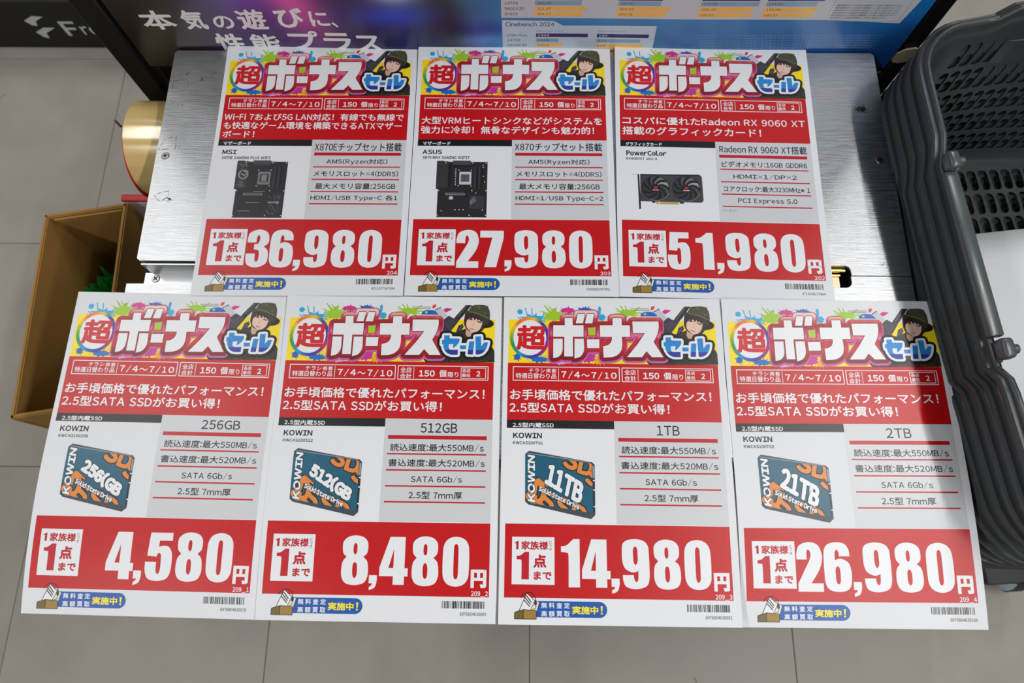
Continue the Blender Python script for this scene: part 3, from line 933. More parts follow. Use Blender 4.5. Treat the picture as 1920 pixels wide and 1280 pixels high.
def motherboard(ink, dragon):
    rnd = random.Random(7 if dragon else 8)
    x0, y0, x1, y1 = (29.0, 146.6, 81.0, 212.0) if dragon else (27.0, 146.6, 78.8, 211.2)
    g = lambda *v: lin(v)
    X = lambda u: x0 + (x1 - x0) * u
    Y = lambda v: y0 + (y1 - y0) * v
    base = g(40, 39, 42)
    ink.poly([(X(-.01), Y(-.01)), (X(.12), Y(-.01)), (X(.14), Y(.01)), (X(1), Y(.01)), (X(1), Y(1)), (X(.02), Y(1)), (X(.02), Y(.50)), (X(-.02), Y(.50))], base, 0)
    Q = lambda u0, v0, u1, v1, col, l=1: ink.rect(X(u0), Y(v0), X(u1), Y(v1), col, l)
    Q(-.02, 0, .21, .48, g(54, 53, 57))
    Q(.30, -.015, .66, .065, g(70, 69, 74))
    Q(.44 if not dragon else .43, .19, .68, .42, g(196, 194, 196) if not dragon else g(120, 118, 122))
    Q(.47, .235, .64, .37, g(84, 84, 92) if not dragon else g(34, 34, 36), 2)
    if dragon:
        Q(.50, .25, .61, .36, g(128, 127, 132), 3)
        cx, cy = X(.13), Y(.24)
        ink.line([(cx + 4.6 * math.cos(R(a)), cy + 5.0 * math.sin(R(a))) for a in range(-70, 250, 20)], .75, g(146, 144, 150), 2)
        ink.line([(cx - 2, cy - 1), (cx + 1, cy + 1.5), (cx + 3, cy - 1)], .6, g(150, 148, 154), 2)
        ink.poly([(cx - 2.5, cy - 5.2), (cx + 5.6, cy - 4.4), (cx + 1, cy - 2.6)], g(146, 144, 150), 2)
        for k in range(34):
            u, v = rnd.uniform(0, .18), rnd.choice((rnd.uniform(.02, .14), rnd.uniform(.34, .47)))
            l = rnd.uniform(.02, .05)
            ink.line([(X(u), Y(v)), (X(u + l), Y(v + l))], .14, g(128, 126, 132), 2, round_=False)
        for k in range(40):
            u, v = rnd.uniform(.66, .92), rnd.uniform(.58, .92)
            l = rnd.uniform(.02, .07)
            ink.line([(X(u), Y(v)), (X(u + l), Y(v + l))], .15, g(*rnd.choice(((120, 118, 124), (86, 84, 90)))), 2, round_=False)
    else:
        Q(.22, .06, .26, .47, g(26, 26, 28))
        Q(.30, .07, .68, .10, g(28, 28, 30), 2)
        for k in range(11):
            ink.disc(X(.365), Y(.135 + k * .029), .62, .45, g(214, 212, 214), 2, 8)
        Q(.66, .62, .95, .85, g(58, 56, 66))
        for k in range(6):
            ink.line([(X(.67), Y(.72 + k * .012)), (X(.75 + k * .01), Y(.63 + k * .016))], .16, g(150, 146, 156), 2, round_=False)
        ink.disc(X(.29), Y(.66), 2.3, 2.1, g(190, 190, 190), 2, 18)
    for k in range(4):
        Q(.74 + k * .045, .10, .765 + k * .045, .49, g(24, 24, 26) if k % 2 else g(62, 60, 66))
    sl = g(176, 174, 178)
    ink.frame(X(.18), Y(.572), X(.56), Y(.608), .5, sl, 2)
    for v, u0, u1 in ((.545, .38, .60), (.74, .26, .52), (.885, .12, .34)):
        if dragon:
            ink.line([(X(u0), Y(v)), (X(u1), Y(v))], .3, g(150, 148, 154), 2)
    if dragon:
        ink.line([(X(.70), Y(.735)), (X(.86), Y(.735))], .9, g(130, 128, 134), 3)
        ink.disc(X(.88), Y(.735), 1.6, 1.6, g(150, 148, 154), 3, 12)
    for k in range(220):
        u, v = rnd.random(), rnd.random()
        if (.0 < u < .22 and v < .5) or (.42 < u < .70 and .17 < v < .44):
            continue
        s = rnd.uniform(.12, .5)
        ink.rect(X(u), Y(v), X(u) + s * rnd.uniform(.6, 2.2), Y(v) + s, g(*rnd.choice(((84, 82, 88), (108, 106, 112), (64, 62, 68), (24, 24, 26)))), 3)
    dots = [(.03, .965), (.98, .965), (.66, .965), (.04, .53), (.98, .53), (.70, .53), (.16, .03), (.70, .03), (.97, .03), (.43, .16), (.68, .16), (.42, .445), (.68, .445)]
    if not dragon:
        dots += [(.38, .87), (.46, .87), (.54, .87), (.92, .87), (.11, .89), (.91, .07), (.91, .11), (.92, .27), (.95, .37), (.78, .57)]
    for u, v in dots:
        if u < .99 and v < .99:
            ink.disc(X(u), Y(v), .6, .55, g(226, 226, 226), 4, 10)


def graphics_card(ink):
    g = lambda *v: lin(v)
    ink.poly([(24.5, 161.0)] + [(84.0 + 4.0 * math.sin(R(a)), 164.2 - 4.2 * math.cos(R(a))) for a in range(0, 91, 15)] + [(85.2 + 3.2 * math.cos(R(a)), 188.8 + 3.6 * math.sin(R(a))) for a in range(0, 91, 15)] + [(24.0, 192.2)], g(66, 63, 66), 0)
    ink.poly([(21.8, 161.0), (23.6, 161.0), (24.4, 200.5), (22.6, 201.5)], g(40, 40, 44), 1)
    ink.rect(16.5, 160.8, 22.0, 161.5, g(170, 172, 176), 0)
    ink.rect(24.5, 160.6, 84.0, 162.0, g(38, 37, 40), 1)
    ink.rect(40, 192.0, 63, 195.0, g(190, 160, 84), 0)
    ink.rect(36, 191.8, 39.2, 193.6, g(30, 30, 32), 0)
    ink.rect(64, 192.4, 68, 194.0, g(30, 30, 32), 0)
    ink.rect(42.8, 192.0, 43.6, 195.2, WHITE, 1)
    for cx in (40.1, 71.5):
        cy, rr = 176.5, 14.4
        ink.disc(cx, cy, rr, rr * .98, g(28, 27, 30), 1, 40)
        for k in range(9):
            a0 = R(40 * k + 10)
            pa, pb = [], []
            for j in range(7):
                t = j / 6
                rad = 3.6 + t * (rr - 4.4)
                pa.append((cx + rad * math.cos(a0 + t * .75), cy + rad * math.sin(a0 + t * .75)))
                pb.append((cx + rad * math.cos(a0 + .20 + t * .95), cy + rad * math.sin(a0 + .20 + t * .95)))
            lit = max(0, math.cos(a0 + .9 - R(-35)))
            cA = g(*[int(56 + 110 * lit ** 2 * (.6 + .4 * (k % 2))) for _ in range(3)])
            for j in range(6):
                ink.tri(pa[j], pa[j + 1], pb[j + 1], cA, 2)
                ink.tri(pa[j], pb[j + 1], pb[j], cA, 2)
        ink.line([(cx + rr * math.cos(R(a)), cy + rr * math.sin(R(a))) for a in range(20, 120, 8)], .22, g(150, 148, 150), 3)
        ink.disc(cx, cy, 4.3, 4.2, g(22, 20, 22), 3, 24)
        r = g(206, 34, 36)
        ink.poly([(cx - 2.6, cy - 1.9), (cx - .8, cy - 1.9), (cx, cy - .9), (cx + .8, cy - 1.9), (cx + 2.6, cy - 1.9), (cx + 1.0, cy - .3), (cx + 2.6, cy + 1.2), (cx + .8, cy + 1.2), (cx, cy + .3), (cx - .8, cy + 1.2), (cx - 2.6, cy + 1.2), (cx - 1.0, cy - .3)], r, 4)
        ink.rect(cx - 3.2, cy + 2.0, cx + 3.2, cy + 2.9, g(196, 196, 190), 4)


def drive(ink, cap):
    """the 2.5 inch drive; corners of its label face in mm"""
    g = lambda *v: lin(v)
    TL, TR, BL = (21.9, 151.0), (82.8, 159.9), (22.2, 195.2)
    ex, ey = (TR[0] - TL[0], TR[1] - TL[1]), (BL[0] - TL[0], BL[1] - TL[1])
    F = lambda s, t: (TL[0] + ex[0]*s + ey[0]*t, TL[1] + ex[1]*s + ey[1]*t)
    V = lambda s, t: (ex[0]*s + ey[0]*t, ex[1]*s + ey[1]*t)
    teal, navy, org = g(22, 92, 118), g(30, 46, 56), g(226, 136, 58)
    # body with side faces
    ink.poly([F(0, .02), (25.3, 149.0), F(1.0, -.03), (85.2, 160.8), (84.9, 205.3), (81.0, 208.8), F(.05, 1.03), F(0, .98)], g(66, 72, 80), 0)
    ink.poly([F(.04, -.012), F(.97, -.03), F(.97, -.012), F(.03, .004)], g(140, 146, 152), 1)
    ink.poly([F(1.005, .06), F(1.028, .05), F(1.025, .95), F(1.0, .98)], g(34, 36, 40), 1)
    ink.poly([F(1.005, .04), F(1.03, .05), F(1.03, .28), F(1.006, .30)], g(150, 156, 160), 2)
    for t in (.33, .52, .85):
        ink.poly([F(1.006, t), F(1.034, t - .01), F(1.034, t + .015), F(1.008, t + .02)], WHITE, 2)
    face = [F(.03, 0), F(.985, 0), F(1, .03), F(1, .97), F(.95, 1), F(.04, 1), F(0, .96), F(0, .04)]
    ink.poly(face, teal, 2)
    clip = [F(0.005, .005), F(.995, .005), F(.995, .99), F(.005, .99)]
    # dark band and orange letters behind
    for s, og, ux, uy in (('SD', (.57, .135), (.40, .15), (.06, -.34)), ('S', (.895, .40), (.20, .09), (.06, -.33)), ('SSD', (.20, 1.02), (.66, .235), (.06, -.335)), ('D', (.10, .93), (.15, .07), (.06, -.40)), ('S', (-.03, 1.06), (.15, .06), (.06, -.30))):
        ink.text_affine(s, F(*og), V(*ux), V(*uy), navy, 3, 0.135, 0, clip)
        ink.text_affine(s, F(*og), V(*ux), V(*uy), org, 4, 0.062, 0, clip)
    ink.poly([F(.15, .47), F(.19, .44), F(.37, .60), F(.335, .635)], navy, 3)
    ink.poly([F(.16, .50), F(.20, .465), F(.35, .60), F(.33, .62)], org, 4)
    # brand running up the left side
    ink.text_affine('KOWIN', F(.140, .955), V(0, -.92), V(-.095, 0), navy, 5, 0.15, 0, clip)
    ink.text_affine('KOWIN', F(.140, .955), V(0, -.92), V(-.095, 0), WHITE, 6, 0.075)
    ink.line([F(.06, .80), F(.11, .62)], .3, navy, 7)
    big = {'256GB': '256(GB', '512GB': '512(GB', '1TB': '11TB', '2TB': '21TB'}[cap]
    two = cap.endswith('TB')
    og, ux, uy = ((.305, .535), (.50, .30), (.06, -.38)) if two else ((.26, .455), (.60, .40), (.07, -.27))
    ink.text_affine(big, F(*og), V(*ux), V(*uy), navy, 5, 0.10 if two else .13)
    ink.text_affine(big, F(*og), V(*ux), V(*uy), WHITE, 6, 0.062 if two else .08)
    ink.text_affine('Solid State Drive', F(.20, .715), V(.585, .25), V(.02, -.095), navy, 7, 0.16)
    ink.text_affine('Solid State Drive', F(.20, .715), V(.585, .25), V(.02, -.095), WHITE, 8, 0.055)


def make_sheet(label, x, y, deg, base, tl, tr, bl, br, kind, data):
    root = empty('price_sheet', (x, y, CART_Z + base), R(deg))
    tag(root, label, 'price sheet', 'sale price sheets')

    def z_at(px, py):
        u, v = px / SHEET_W, py / SHEET_H
        wt, wb = max(0, 1 - v / .4) ** 2, max(0, (v - .52) / .48) ** 2
        return wt * (tl * (1 - u) + tr * u) + wb * (bl * (1 - u) + br * u)

    def surf(px, py, layer):
        return (px / 1000 - .105, .1485 - py / 1000, z_at(px, py) + .00018 + layer * .000028)
    # the paper: a thin closed sheet following its curl
    nx, ny = 14, 40
    vs, fs = [], []
    for s, dz in ((0, .0001), (1, 0.0)):
        for j in range(ny + 1):
            for i in range(nx + 1):
                px, py = SHEET_W * i / nx, SHEET_H * j / ny
                vs.append((px / 1000 - .105, .1485 - py / 1000, z_at(px, py) + dz))
    n = (nx + 1) * (ny + 1)
    idx = lambda i, j, s=0: s * n + j * (nx + 1) + i
    for j in range(ny):
        for i in range(nx):
            fs.append((idx(i, j), idx(i, j + 1), idx(i + 1, j + 1), idx(i + 1, j)))
            fs.append((idx(i, j, 1), idx(i + 1, j, 1), idx(i + 1, j + 1, 1), idx(i, j + 1, 1)))
    rim = [(i, 0) for i in range(nx)] + [(nx, j) for j in range(ny)] + [(i, ny) for i in range(nx, 0, -1)] + [(0, j) for j in range(ny, 0, -1)]
    for k in range(len(rim)):
        a, b = rim[k], rim[(k + 1) % len(rim)]
        fs.append((idx(*a), idx(*b), idx(*b, 1), idx(*a, 1)))
    mesh_object('paper', vs, fs, M_PAPER, root, smooth=False)

    def part(name, fn, *a):
        ink = Ink(surf)
        fn(ink, *a)
        return ink.build(name, M_INK, root)
    part('banner_print', banner)

    def head_fn(ink):
        header(ink)
        for s, bx in data['lines']:
            ink.text(s, *bx, WHITE, 1, 0.018)
    part('headline_print', head_fn)

    def prod_fn(ink):
        box_title(ink, data['title'])
        ink.text(data['brand'][0], *data['brand'][1], lin((26, 26, 30)), 1, 0.04)
        ink.text(data['model'][0], *data['model'][1], lin((44, 46, 50)), 1, 0.03)
    part('product_name_print', prod_fn)
    part('picture_print', *data['picture'])
    part('specification_print', specs, data['head'], data['rows'], None, data.get('note'))
    part('price_print', price, data['price'], data['code'])
    part('badge_print', badge)
    part('barcode_print', barcode, data['ean'], data['seed'])
    return root


BOARD_ROWS = [((121.0, 143.5, 184.9, 150.6)), ((108.8, 157.5, 197.0, 164.4)), ((111.8, 171.9, 194.8, 179.0)), ((108.3, 185.9, 197.9, 192.8))]
SSD_LINES = [('\u304a\u624b\u9803\u4fa1\u683c\u3067\u512a\u308c\u305f\u30d1\u30d5\u30a9\u30fc\u30de\u30f3\u30b9\uff01', (7.2, 91.4, 195.4, 101.6)), ('2.5\u578bSATA SSD\u304c\u304a\u8cb7\u3044\u5f97\uff01', (6.8, 103.9, 155.8, 113.8))]
SSD_ROWS = [('\u8aad\u8fbc\u901f\u5ea6:\u6700\u5927550MB/s', (110.0, 143.6, 196.0, 150.6)), ('\u66f8\u8fbc\u901f\u5ea6:\u6700\u5927520MB/s', (109.2, 157.7, 197.2, 164.5)), ('SATA 6Gb/s', (130.6, 172.4, 176.9, 178.9)), ('2.5\u578b 7mm\u539a', (129.2, 186.5, 177.5, 193.1))]


def ssd(cap, hb, model, price_, code, ean, seed):
    return dict(lines=SSD_LINES, title='s2.5\u578b\u5185\u8535SSD', brand=('KOWIN', (10.6, 132.4, 37.1, 137.6)), model=(model, (10.5, 140.4, 38.1, 143.2)),
                picture=(drive, cap), head=(cap, hb), rows=SSD_ROWS, price=price_, code=code, ean=ean, seed=seed)


D204 = dict(lines=[('Wi-Fi 7\u304a\u3088\u30735G LAN\u5bfe\u5fdc\uff01\u6709\u7dda\u3067\u3082\u7121\u7dda\u3067', (7.1, 88.5, 199.0, 97.4)), ('\u3082\u5feb\u9069\u306a\u30b2\u30fc\u30e0\u74b0\u5883\u3092\u69cb\u7bc9\u3067\u304d\u308bATX\u30de\u30b6\u30fc', (7.5, 98.9, 197.4, 108.0)), ('\u30dc\u30fc\u30c9\uff01', (7.6, 110.0, 41.5, 118.2))],
            title='m\u30de\u30b6\u30fc\u30dc\u30fc\u30c9', brand=('MSI', (10.4, 133.1, 25.6, 138.5)), model=('X870E GAMING PLUS WIFI', (10.6, 141.0, 62.0, 144.2)), picture=(motherboard, True),
            head=('X870E\u30c1\u30c3\u30d7\u30bb\u30c3\u30c8\u642d\u8f09', (107.2, 124.2, 198.9, 134.4)),
            rows=list(zip(('AM5(Ryzen\u5bfe\u5fdc)', '\u30e1\u30e2\u30ea\u30b9\u30ed\u30c3\u30c8\u00d74(DDR5)', '\u6700\u5927\u30e1\u30e2\u30ea\u5bb9\u91cf:256GB', 'HDMI/USB Type-C \u54041'), BOARD_ROWS)), price='36,980', code='204', ean='4711377347594', seed=11)
D203 = dict(lines=[('\u5927\u578bVRM\u30d2\u30fc\u30c8\u30b7\u30f3\u30af\u306a\u3069\u304c\u30b7\u30b9\u30c6\u30e0\u3092', (7.2, 92.6, 199.2, 102.0)), ('\u5f37\u529b\u306b\u51b7\u5374\uff01\u7121\u9aa8\u306a\u30c7\u30b6\u30a4\u30f3\u3082\u9b45\u529b\u7684\uff01', (7.2, 104.0, 190.5, 113.6))],
            title='m\u30de\u30b6\u30fc\u30dc\u30fc\u30c9', brand=('ASUS', (10.2, 132.9, 30.6, 138.1)), model=('X870 MAX GAMING WIFI7', (10.6, 140.6, 59.7, 143.8)), picture=(motherboard, False),
            head=('X870\u30c1\u30c3\u30d7\u30bb\u30c3\u30c8\u642d\u8f09', (106.8, 124.0, 198.4, 133.8)),
            rows=list(zip(('AM5(Ryzen\u5bfe\u5fdc)', '\u30e1\u30e2\u30ea\u30b9\u30ed\u30c3\u30c8\u00d74(DDR5)', '\u6700\u5927\u30e1\u30e2\u30ea\u5bb9\u91cf:256GB', 'HDMI\u00d71/USB Type-C\u00d72'), BOARD_ROWS)), price='27,980', code='203', ean='0199291007901', seed=12)
D202 = dict(lines=[('\u30b3\u30b9\u30d1\u306b\u512a\u308c\u305fRadeon RX 9060 XT', (7.3, 92.0, 200.0, 101.4)), ('\u642d\u8f09\u306e\u30b0\u30e9\u30d5\u30a3\u30c3\u30af\u30ab\u30fc\u30c9\uff01', (7.2, 104.0, 153.0, 114.0))],
            title='g\u30b0\u30e9\u30d5\u30a3\u30c3\u30af\u30ab\u30fc\u30c9', brand=('PowerColor', (10.6, 132.8, 52.6, 139.0)), model=('RX9060XT 16G-A', (10.4, 141.2, 42.9, 144.2)), picture=(graphics_card,),
            head=('Radeon RX 9060 XT\u642d\u8f09', (107.9, 124.6, 198.8, 133.9)),
            rows=[('\u30d3\u30c7\u30aa\u30e1\u30e2\u30ea:16GB GDDR6', (109.3, 143.6, 197.4, 150.4)), ('HDMI\u00d71/DP\u00d72', (120.4, 158.2, 185.6, 164.3)), ('\u30b3\u30a2\u30af\u30ed\u30c3\u30af:\u6700\u59273230MHz\u203b1', (109.5, 172.4, 197.8, 179.0)), ('PCI Express 5.0', (123.4, 186.2, 183.6, 193.0))],
            note='\u203b1_Boost', price='51,980', code='202', ean='4713436175964', seed=13)

make_sheet('price sheet reading 4,580 yen for the 256GB drive', -0.3312, 0.0883, -0.656, .0003, .0005, 0, -.0164, -.0109, 's', ssd('256GB', (142.0, 124.6, 178.0, 133.2), 'KWCAS100256', '4,580', '209_1', '6976804630078', 21))
make_sheet('price sheet reading 8,480 yen for the 512GB drive', -0.1223, 0.0868, -0.173, .0007, .0022, 0, -.0099, -.0055, 's', ssd('512GB', (137.0, 124.4, 171.0, 133.4), 'KWCAS100512', '8,480', '209_2', '6976804630085', 22))
make_sheet('price sheet reading 14,980 yen for the 1TB drive', 0.0897, 0.0864, -0.216, .0003, .0018, .0030, -.0009, -.0066, 's', ssd('1TB', (142.9, 124.3, 163.9, 133.4), 'KWCAS100T01', '14,980', '209_3', '6976804630092', 23))
make_sheet('price sheet reading 26,980 yen for the 2TB drive', 0.3011, 0.0858, 0.299, .0003, .0050, 0, -.0180, -.0110, 's', ssd('2TB', (142.0, 124.3, 165.0, 133.4), 'KWCAS100T02', '26,980', '209_4', '6976804630108', 24))
make_sheet('price sheet reading 36,980 yen, number 204, with a dragon-marked motherboard', -0.2186, 0.3831, 0.079, .0012, .0024, 0, .0004, .0035, 'm', D204)
make_sheet('price sheet reading 27,980 yen, number 203, with a plain black motherboard', -0.0079, 0.3841, -0.041, .0012, .0044, 0, .0015, .0036, 'm', D203)
make_sheet('price sheet reading 51,980 yen with a graphics card picture', 0.2046, 0.3832, -1.033, .0012, .0045, 0, .0013, .0010, 'g', D202)

# ------------------------------------------------------------------ sign board behind the cart and its poster
BY = 0.533
BOARD_TOP = 1.02
sign = tag(empty('sign_board', (0, BY, 0)), 'black upright sign board standing behind the steel cart', 'sign board')
bm = bmesh.new()
box(bm, -0.425, 0.437, 0.003, 0.016, 0.05, BOARD_TOP - .02)
bm_object('panel', bm, M_BLACK, sign)
for x0, x1 in ((-0.4585, -0.4300),):
    bm = bmesh.new()
    box(bm, x0, x1, -0.010, 0.022, 0.0, BOARD_TOP, 0.002, 1)
    bm_object('post', bm, M_BLACK, sign)
bm = bmesh.new()
box(bm, 0.4200, 0.4400, 0.0005, 0.022, 0.0, BOARD_TOP, 0.002, 1)
bm_object('post', bm, M_BLACK, sign)
bm = bmesh.new()
box(bm, -0.430, 0.420, 0.0, 0.022, BOARD_TOP - .025, BOARD_TOP, 0.002, 1)
bm_object('top_rail', bm, M_BLACK, sign)
for fx in (-0.444, 0.430):
    bm = bmesh.new()
    box(bm, fx - .014, fx + .014, 0.024, 0.26, 0.0, 0.025, 0.003, 1)
    bm_object('foot', bm, M_BLACK, sign)
# torn facing at the lower right of the board
random.seed(12)
bm = bmesh.new()
pts = [(0.4160, 0.622), (0.4175, 0.631), (0.4240, 0.6375), (0.4340, 0.6400), (0.4395, 0.637), (0.4395, 0.622), (0.4330, 0.6185), (0.4260, 0.6165), (0.4200, 0.6175)]
lo = [bm.verts.new((x, 0.0, z)) for x, z in pts]
hi = [bm.verts.new((x, -0.0022, z)) for x, z in pts]
bm.faces.new(hi)
bm.faces.new(lo[::-1])
for i in range(len(pts)):
    bm.faces.new((lo[i], lo[(i + 1) % len(pts)], hi[(i + 1) % len(pts)], hi[i]))
o = bm_object('torn_facing', bm, M_FOAM, sign)
o['label'] = 'pale torn board showing through'

bm = bmesh.new()
pts = [(0.4120, 0.5955), (0.4165, 0.5990), (0.4185, 0.5965), (0.4145, 0.5925)]
lo = [bm.verts.new((x, 0.003, z)) for x, z in pts]
hi = [bm.verts.new((x, 0.0012, z)) for x, z in pts]
bm.faces.new(hi)
bm.faces.new(lo[::-1])
for i in range(4):
    bm.faces.new((lo[i], lo[(i + 1) % 4], hi[(i + 1) % 4], hi[i]))
bm_object('torn_facing', bm, M_FOAM, sign)

poster = tag(empty('advertising_poster', (0, BY - .006, 0)), 'purple and blue benchmark poster on the black sign board', 'poster')
PZ0, PX0, PX1 = 0.612, -0.426, 0.4125
PTOP = BOARD_TOP - 0.03


def wave(x, z):
    return .0012 * math.sin(x * 19 + 1) * max(0, 1 - (z - PZ0) / .12)


def psurf(x, y, layer):
    """x, z in mm with y = -z"""
    xm, zm = x / 1000, -y / 1000
    return (xm, wave(xm, zm) - layer * .00003 - .0002, zm)


def blob(x, z, cx, cz, sx, sz, a):
    return a * math.exp(-((x - cx) / sx) ** 2 - ((z - cz) / sz) ** 2)


def pcol(x, y):
    x, z = x / 1000, -y / 1000
    base = grad([(-.43, (24, 20, 24)), (-.37, (40, 30, 44)), (-.31, (58, 40, 96)), (-.24, (60, 40, 110)), (-.17, (40, 32, 84)), (-.12, (34, 40, 110)), (-.075, (24, 26, 52)), (-.05, (44, 74, 140)), (-.02, (40, 110, 178)), (.06, (50, 124, 196)), (.2, (48, 118, 190)), (.42, (14, 92, 178))])(x)
    r, g, b = base
    # petals, glow, dark figure
    m = blob(x, z, -.235, .715 - (x + .235) * .9, .030, .05, 1)
    r, g, b = r + 150 * m, g + 36 * m, b + 60 * m
    m = blob(x, z, -.285, .730, .03, .05, 1)
    r, g, b = r + 40 * m, g + 10 * m, b + 70 * m
    m = blob(x, z, -.128, .722, .026, .016, 1)
    r, g, b = r + 150 * m, g + 160 * m, b + 120 * m
    m = blob(x, z, -.135, .69, .045, .014, 1)
    r, g, b = r + 6 * m, g + 20 * m, b + 90 * m
    m = blob(x, z, -.060, .72, .02, .02, 1)
    r, g, b = r * (1 - .2 * m) + 10 * m, g * (1 - .2 * m) + 50 * m, b + 20 * m
    m = blob(x, z, -.045, .672, .05, .010, 1)
    r, g, b = r * (1 - .3 * m), g * (1 - .4 * m), b
    m = blob(x, z, -.05, .654, .030, .009, 1)
    r, g, b = r + 40 * m, g + 46 * m, b + 60 * m
    m = blob(x, z, -.40, .655, .04, .03, 1)
    r, g, b = r * (1 - .5 * m), g * (1 - .5 * m), b * (1 - .5 * m)
    if x > .0:
        k = max(0, (.70 - z) / .06)
        b -= 24 * k
        g -= 24 * k
    return tuple(max(4, min(250, v * 1.1)) for v in (r * .95 + 8, g * .98 + 6, b * .92))


bg = Ink(psurf, 14.0)
nz = 40
xs = [PX0 * 1000 + (PX1 - PX0) * 1000 * k / 120 for k in range(121)]
zs = [PZ0 + .0025 * k for k in range(56)]
zs += [zs[-1] + (PTOP - zs[-1]) * k / 14 for k in range(1, 15)]
for i in range(120):
    for j in range(len(zs) - 1):
        a, b = (xs[i], -zs[j] * 1000), (xs[i + 1], -zs[j] * 1000)
        c, d = (xs[i + 1], -zs[j + 1] * 1000), (xs[i], -zs[j + 1] * 1000)
        bg.t.append((a, b, c, pcol, 0))
        bg.t.append((a, c, d, pcol, 0))
bg.build('poster_sheet', M_POSTER_INK, poster)


def T(ink, s, x0, z0, x1, z1, col, layer=2, bold=0.01):
    ink.text(s, x0 * 1000, -z1 * 1000, x1 * 1000, -z0 * 1000, col, layer, bold)


def Rz(ink, x0, z0, x1, z1, col, layer=2):
    ink.rect(x0 * 1000, -z1 * 1000, x1 * 1000, -z0 * 1000, col, layer)


slog = Ink(psurf)
pw = lin((236, 234, 236))
for s, a, b, c, d in (('\u672c', -.4000, .6690, -.3645, .6962), ('\u6c17', -.3565, .6690, -.3322, .6966), ('\u306e', -.3250, .6700, -.3030, .6888), ('\u904a', -.2975, .6690, -.2680, .6980), ('\u3073', -.2570, .6720, -.2270, .7005), ('\u306b', -.2215, .6745, -.2015, .6960), ('\u3001', -.2000, .6735, -.1935, .6810),
                     ('\u6027', -.3345, .6345, -.3030, .6630), ('\u80fd', -.2960, .6340, -.2640, .6622), ('\u30d7', -.2525, .6390, -.2195, .6680), ('\u30e9', -.2150, .6370, -.1850, .6655), ('\u30b9', -.1815, .6370, -.1520, .6622)):
    T(slog, s, a, b, c, d, pw, 2, 0.028)
slog.build('slogan_print', M_POSTER_INK, poster)

ch = Ink(psurf, 20)
pg = lin((196, 201, 208))
ch.poly([(-21, -687.5), (130, -687.0), (240, -686.8), (314, -686.0), (393, -681.5), (405, -760), (-21, -760)], pg, 1)
ch.poly([(-20.5, -684.2), (34, -683.0), (43.5, -676.5), (142, -677.0), (144.5, -626), (-20.5, -626)], lin((190, 206, 226)), 1)
navy, slate, amber = lin((46, 40, 104)), lin((134, 168, 190)), lin((250, 188, 84))
ink_t = lin((36, 38, 60))
T(ch, 'Cinebench 2024', -.0170, .6752, .0343, .6815, ink_t, 2, 0.012)
T(ch, '[Multi-Core Score]', .0155, .6672, .0445, .6700, lin((80, 84, 110)), 2, 0)
T(ch, '[Single-Core Score]', .0810, .6672, .1110, .6700, lin((80, 84, 110)), 2, 0)
for (lab, z, v) in (('270K Plus', .6622, ('2344', '140')), ('14700', .6546, ('1045', '120')), ('9800X3D', .6470, ('1253', '129')), ('9700X', .6394, ('1175', '132'))):
    T(ch, lab, -.0153, z - .0018, (.0060 if len(lab) > 6 else -.0015), z + .0020, ink_t, 2, 0.008)
    col = navy if lab.startswith('270') else slate if lab == '14700' else amber
    for k, (bx, s) in enumerate(((.0156, v[0]), (.0808, v[1]))):
        full = float(s) / (2344 if k == 0 else 140)
        Rz(ch, bx, z - .0026, bx + .0555 * full, z + .0026, col, 2)
        T(ch, s, bx + .002, z - .0014, bx + .002 + .0030 * len(s), z + .0014, WHITE if col == navy else ink_t, 3, 0.005)
rows1 = [('270K Plus', .7144, ('318.02', '271.40', '176.73', '168.59')), ('14700', .7076, ('306.95', '265.61', '179.00', '144.62')), ('9800X3D', .7002, ('311.97', '305.55', '169.22', '158.04')), ('9700X', .6928, ('309.15', '293.78', '165.62', '149.62'))]
bases = (.0133, .0972, .1806, .2460)
full1 = ((.0480, .0470, .0520, .0495), (.0440, .0432, .0536, .0508), (.0575, .0583, .0543, .0540), (.0565, .0507, .0541, .0524))
for lab, z, vals in rows1:
    T(ch, lab, -.0176, z - .0019, (.0028 if len(lab) > 6 else -.0039), z + .0019, ink_t, 2, 0.008)
    col = navy if lab.startswith('270') else slate if lab == '14700' else amber
    r = [q[0] for q in rows1].index(lab)
    for k, s in enumerate(vals):
        bx = bases[k]
        Rz(ch, bx, z - .0028, bx + full1[k][r], z + .0028, col, 2)
        T(ch, s, bx + .0025, z - .0014, bx + .0165, z + .0014, WHITE if col == navy else ink_t, 3, 0.005)
# boxed test notes and the small print under the charts: rows of tiny characters
ch.frame(313.5, -760, 390.0, -684.0, .3, lin((120, 124, 134)), 2)
NOTE = '\u691c\u8a3c\u74b0\u5883\u306f\u30b2\u30fc\u30e0\u306e\u8a2d\u5b9a\u3084\u89e3\u50cf\u5ea6\u306b\u3088\u308a\u7570\u306a\u308b\u5834\u5408\u304c\u3042\u308a\u307e\u3059'
for k in range(6):
    z = .7060 - k * .0034
    T(ch, NOTE, .3170, z - .0011, .3170 + (.066 if k < 5 else .058), z + .0011, lin((84, 88, 100)), 3, 0)
for k in range(6):
    z = .6635 - k * .0037
    T(ch, NOTE + NOTE[:18], .185 + .002 * k, z - .0009, .385, z + .0009, lin((126, 172, 216)), 2, 0)
ch.build('chart_print', M_POSTER_INK, poster)

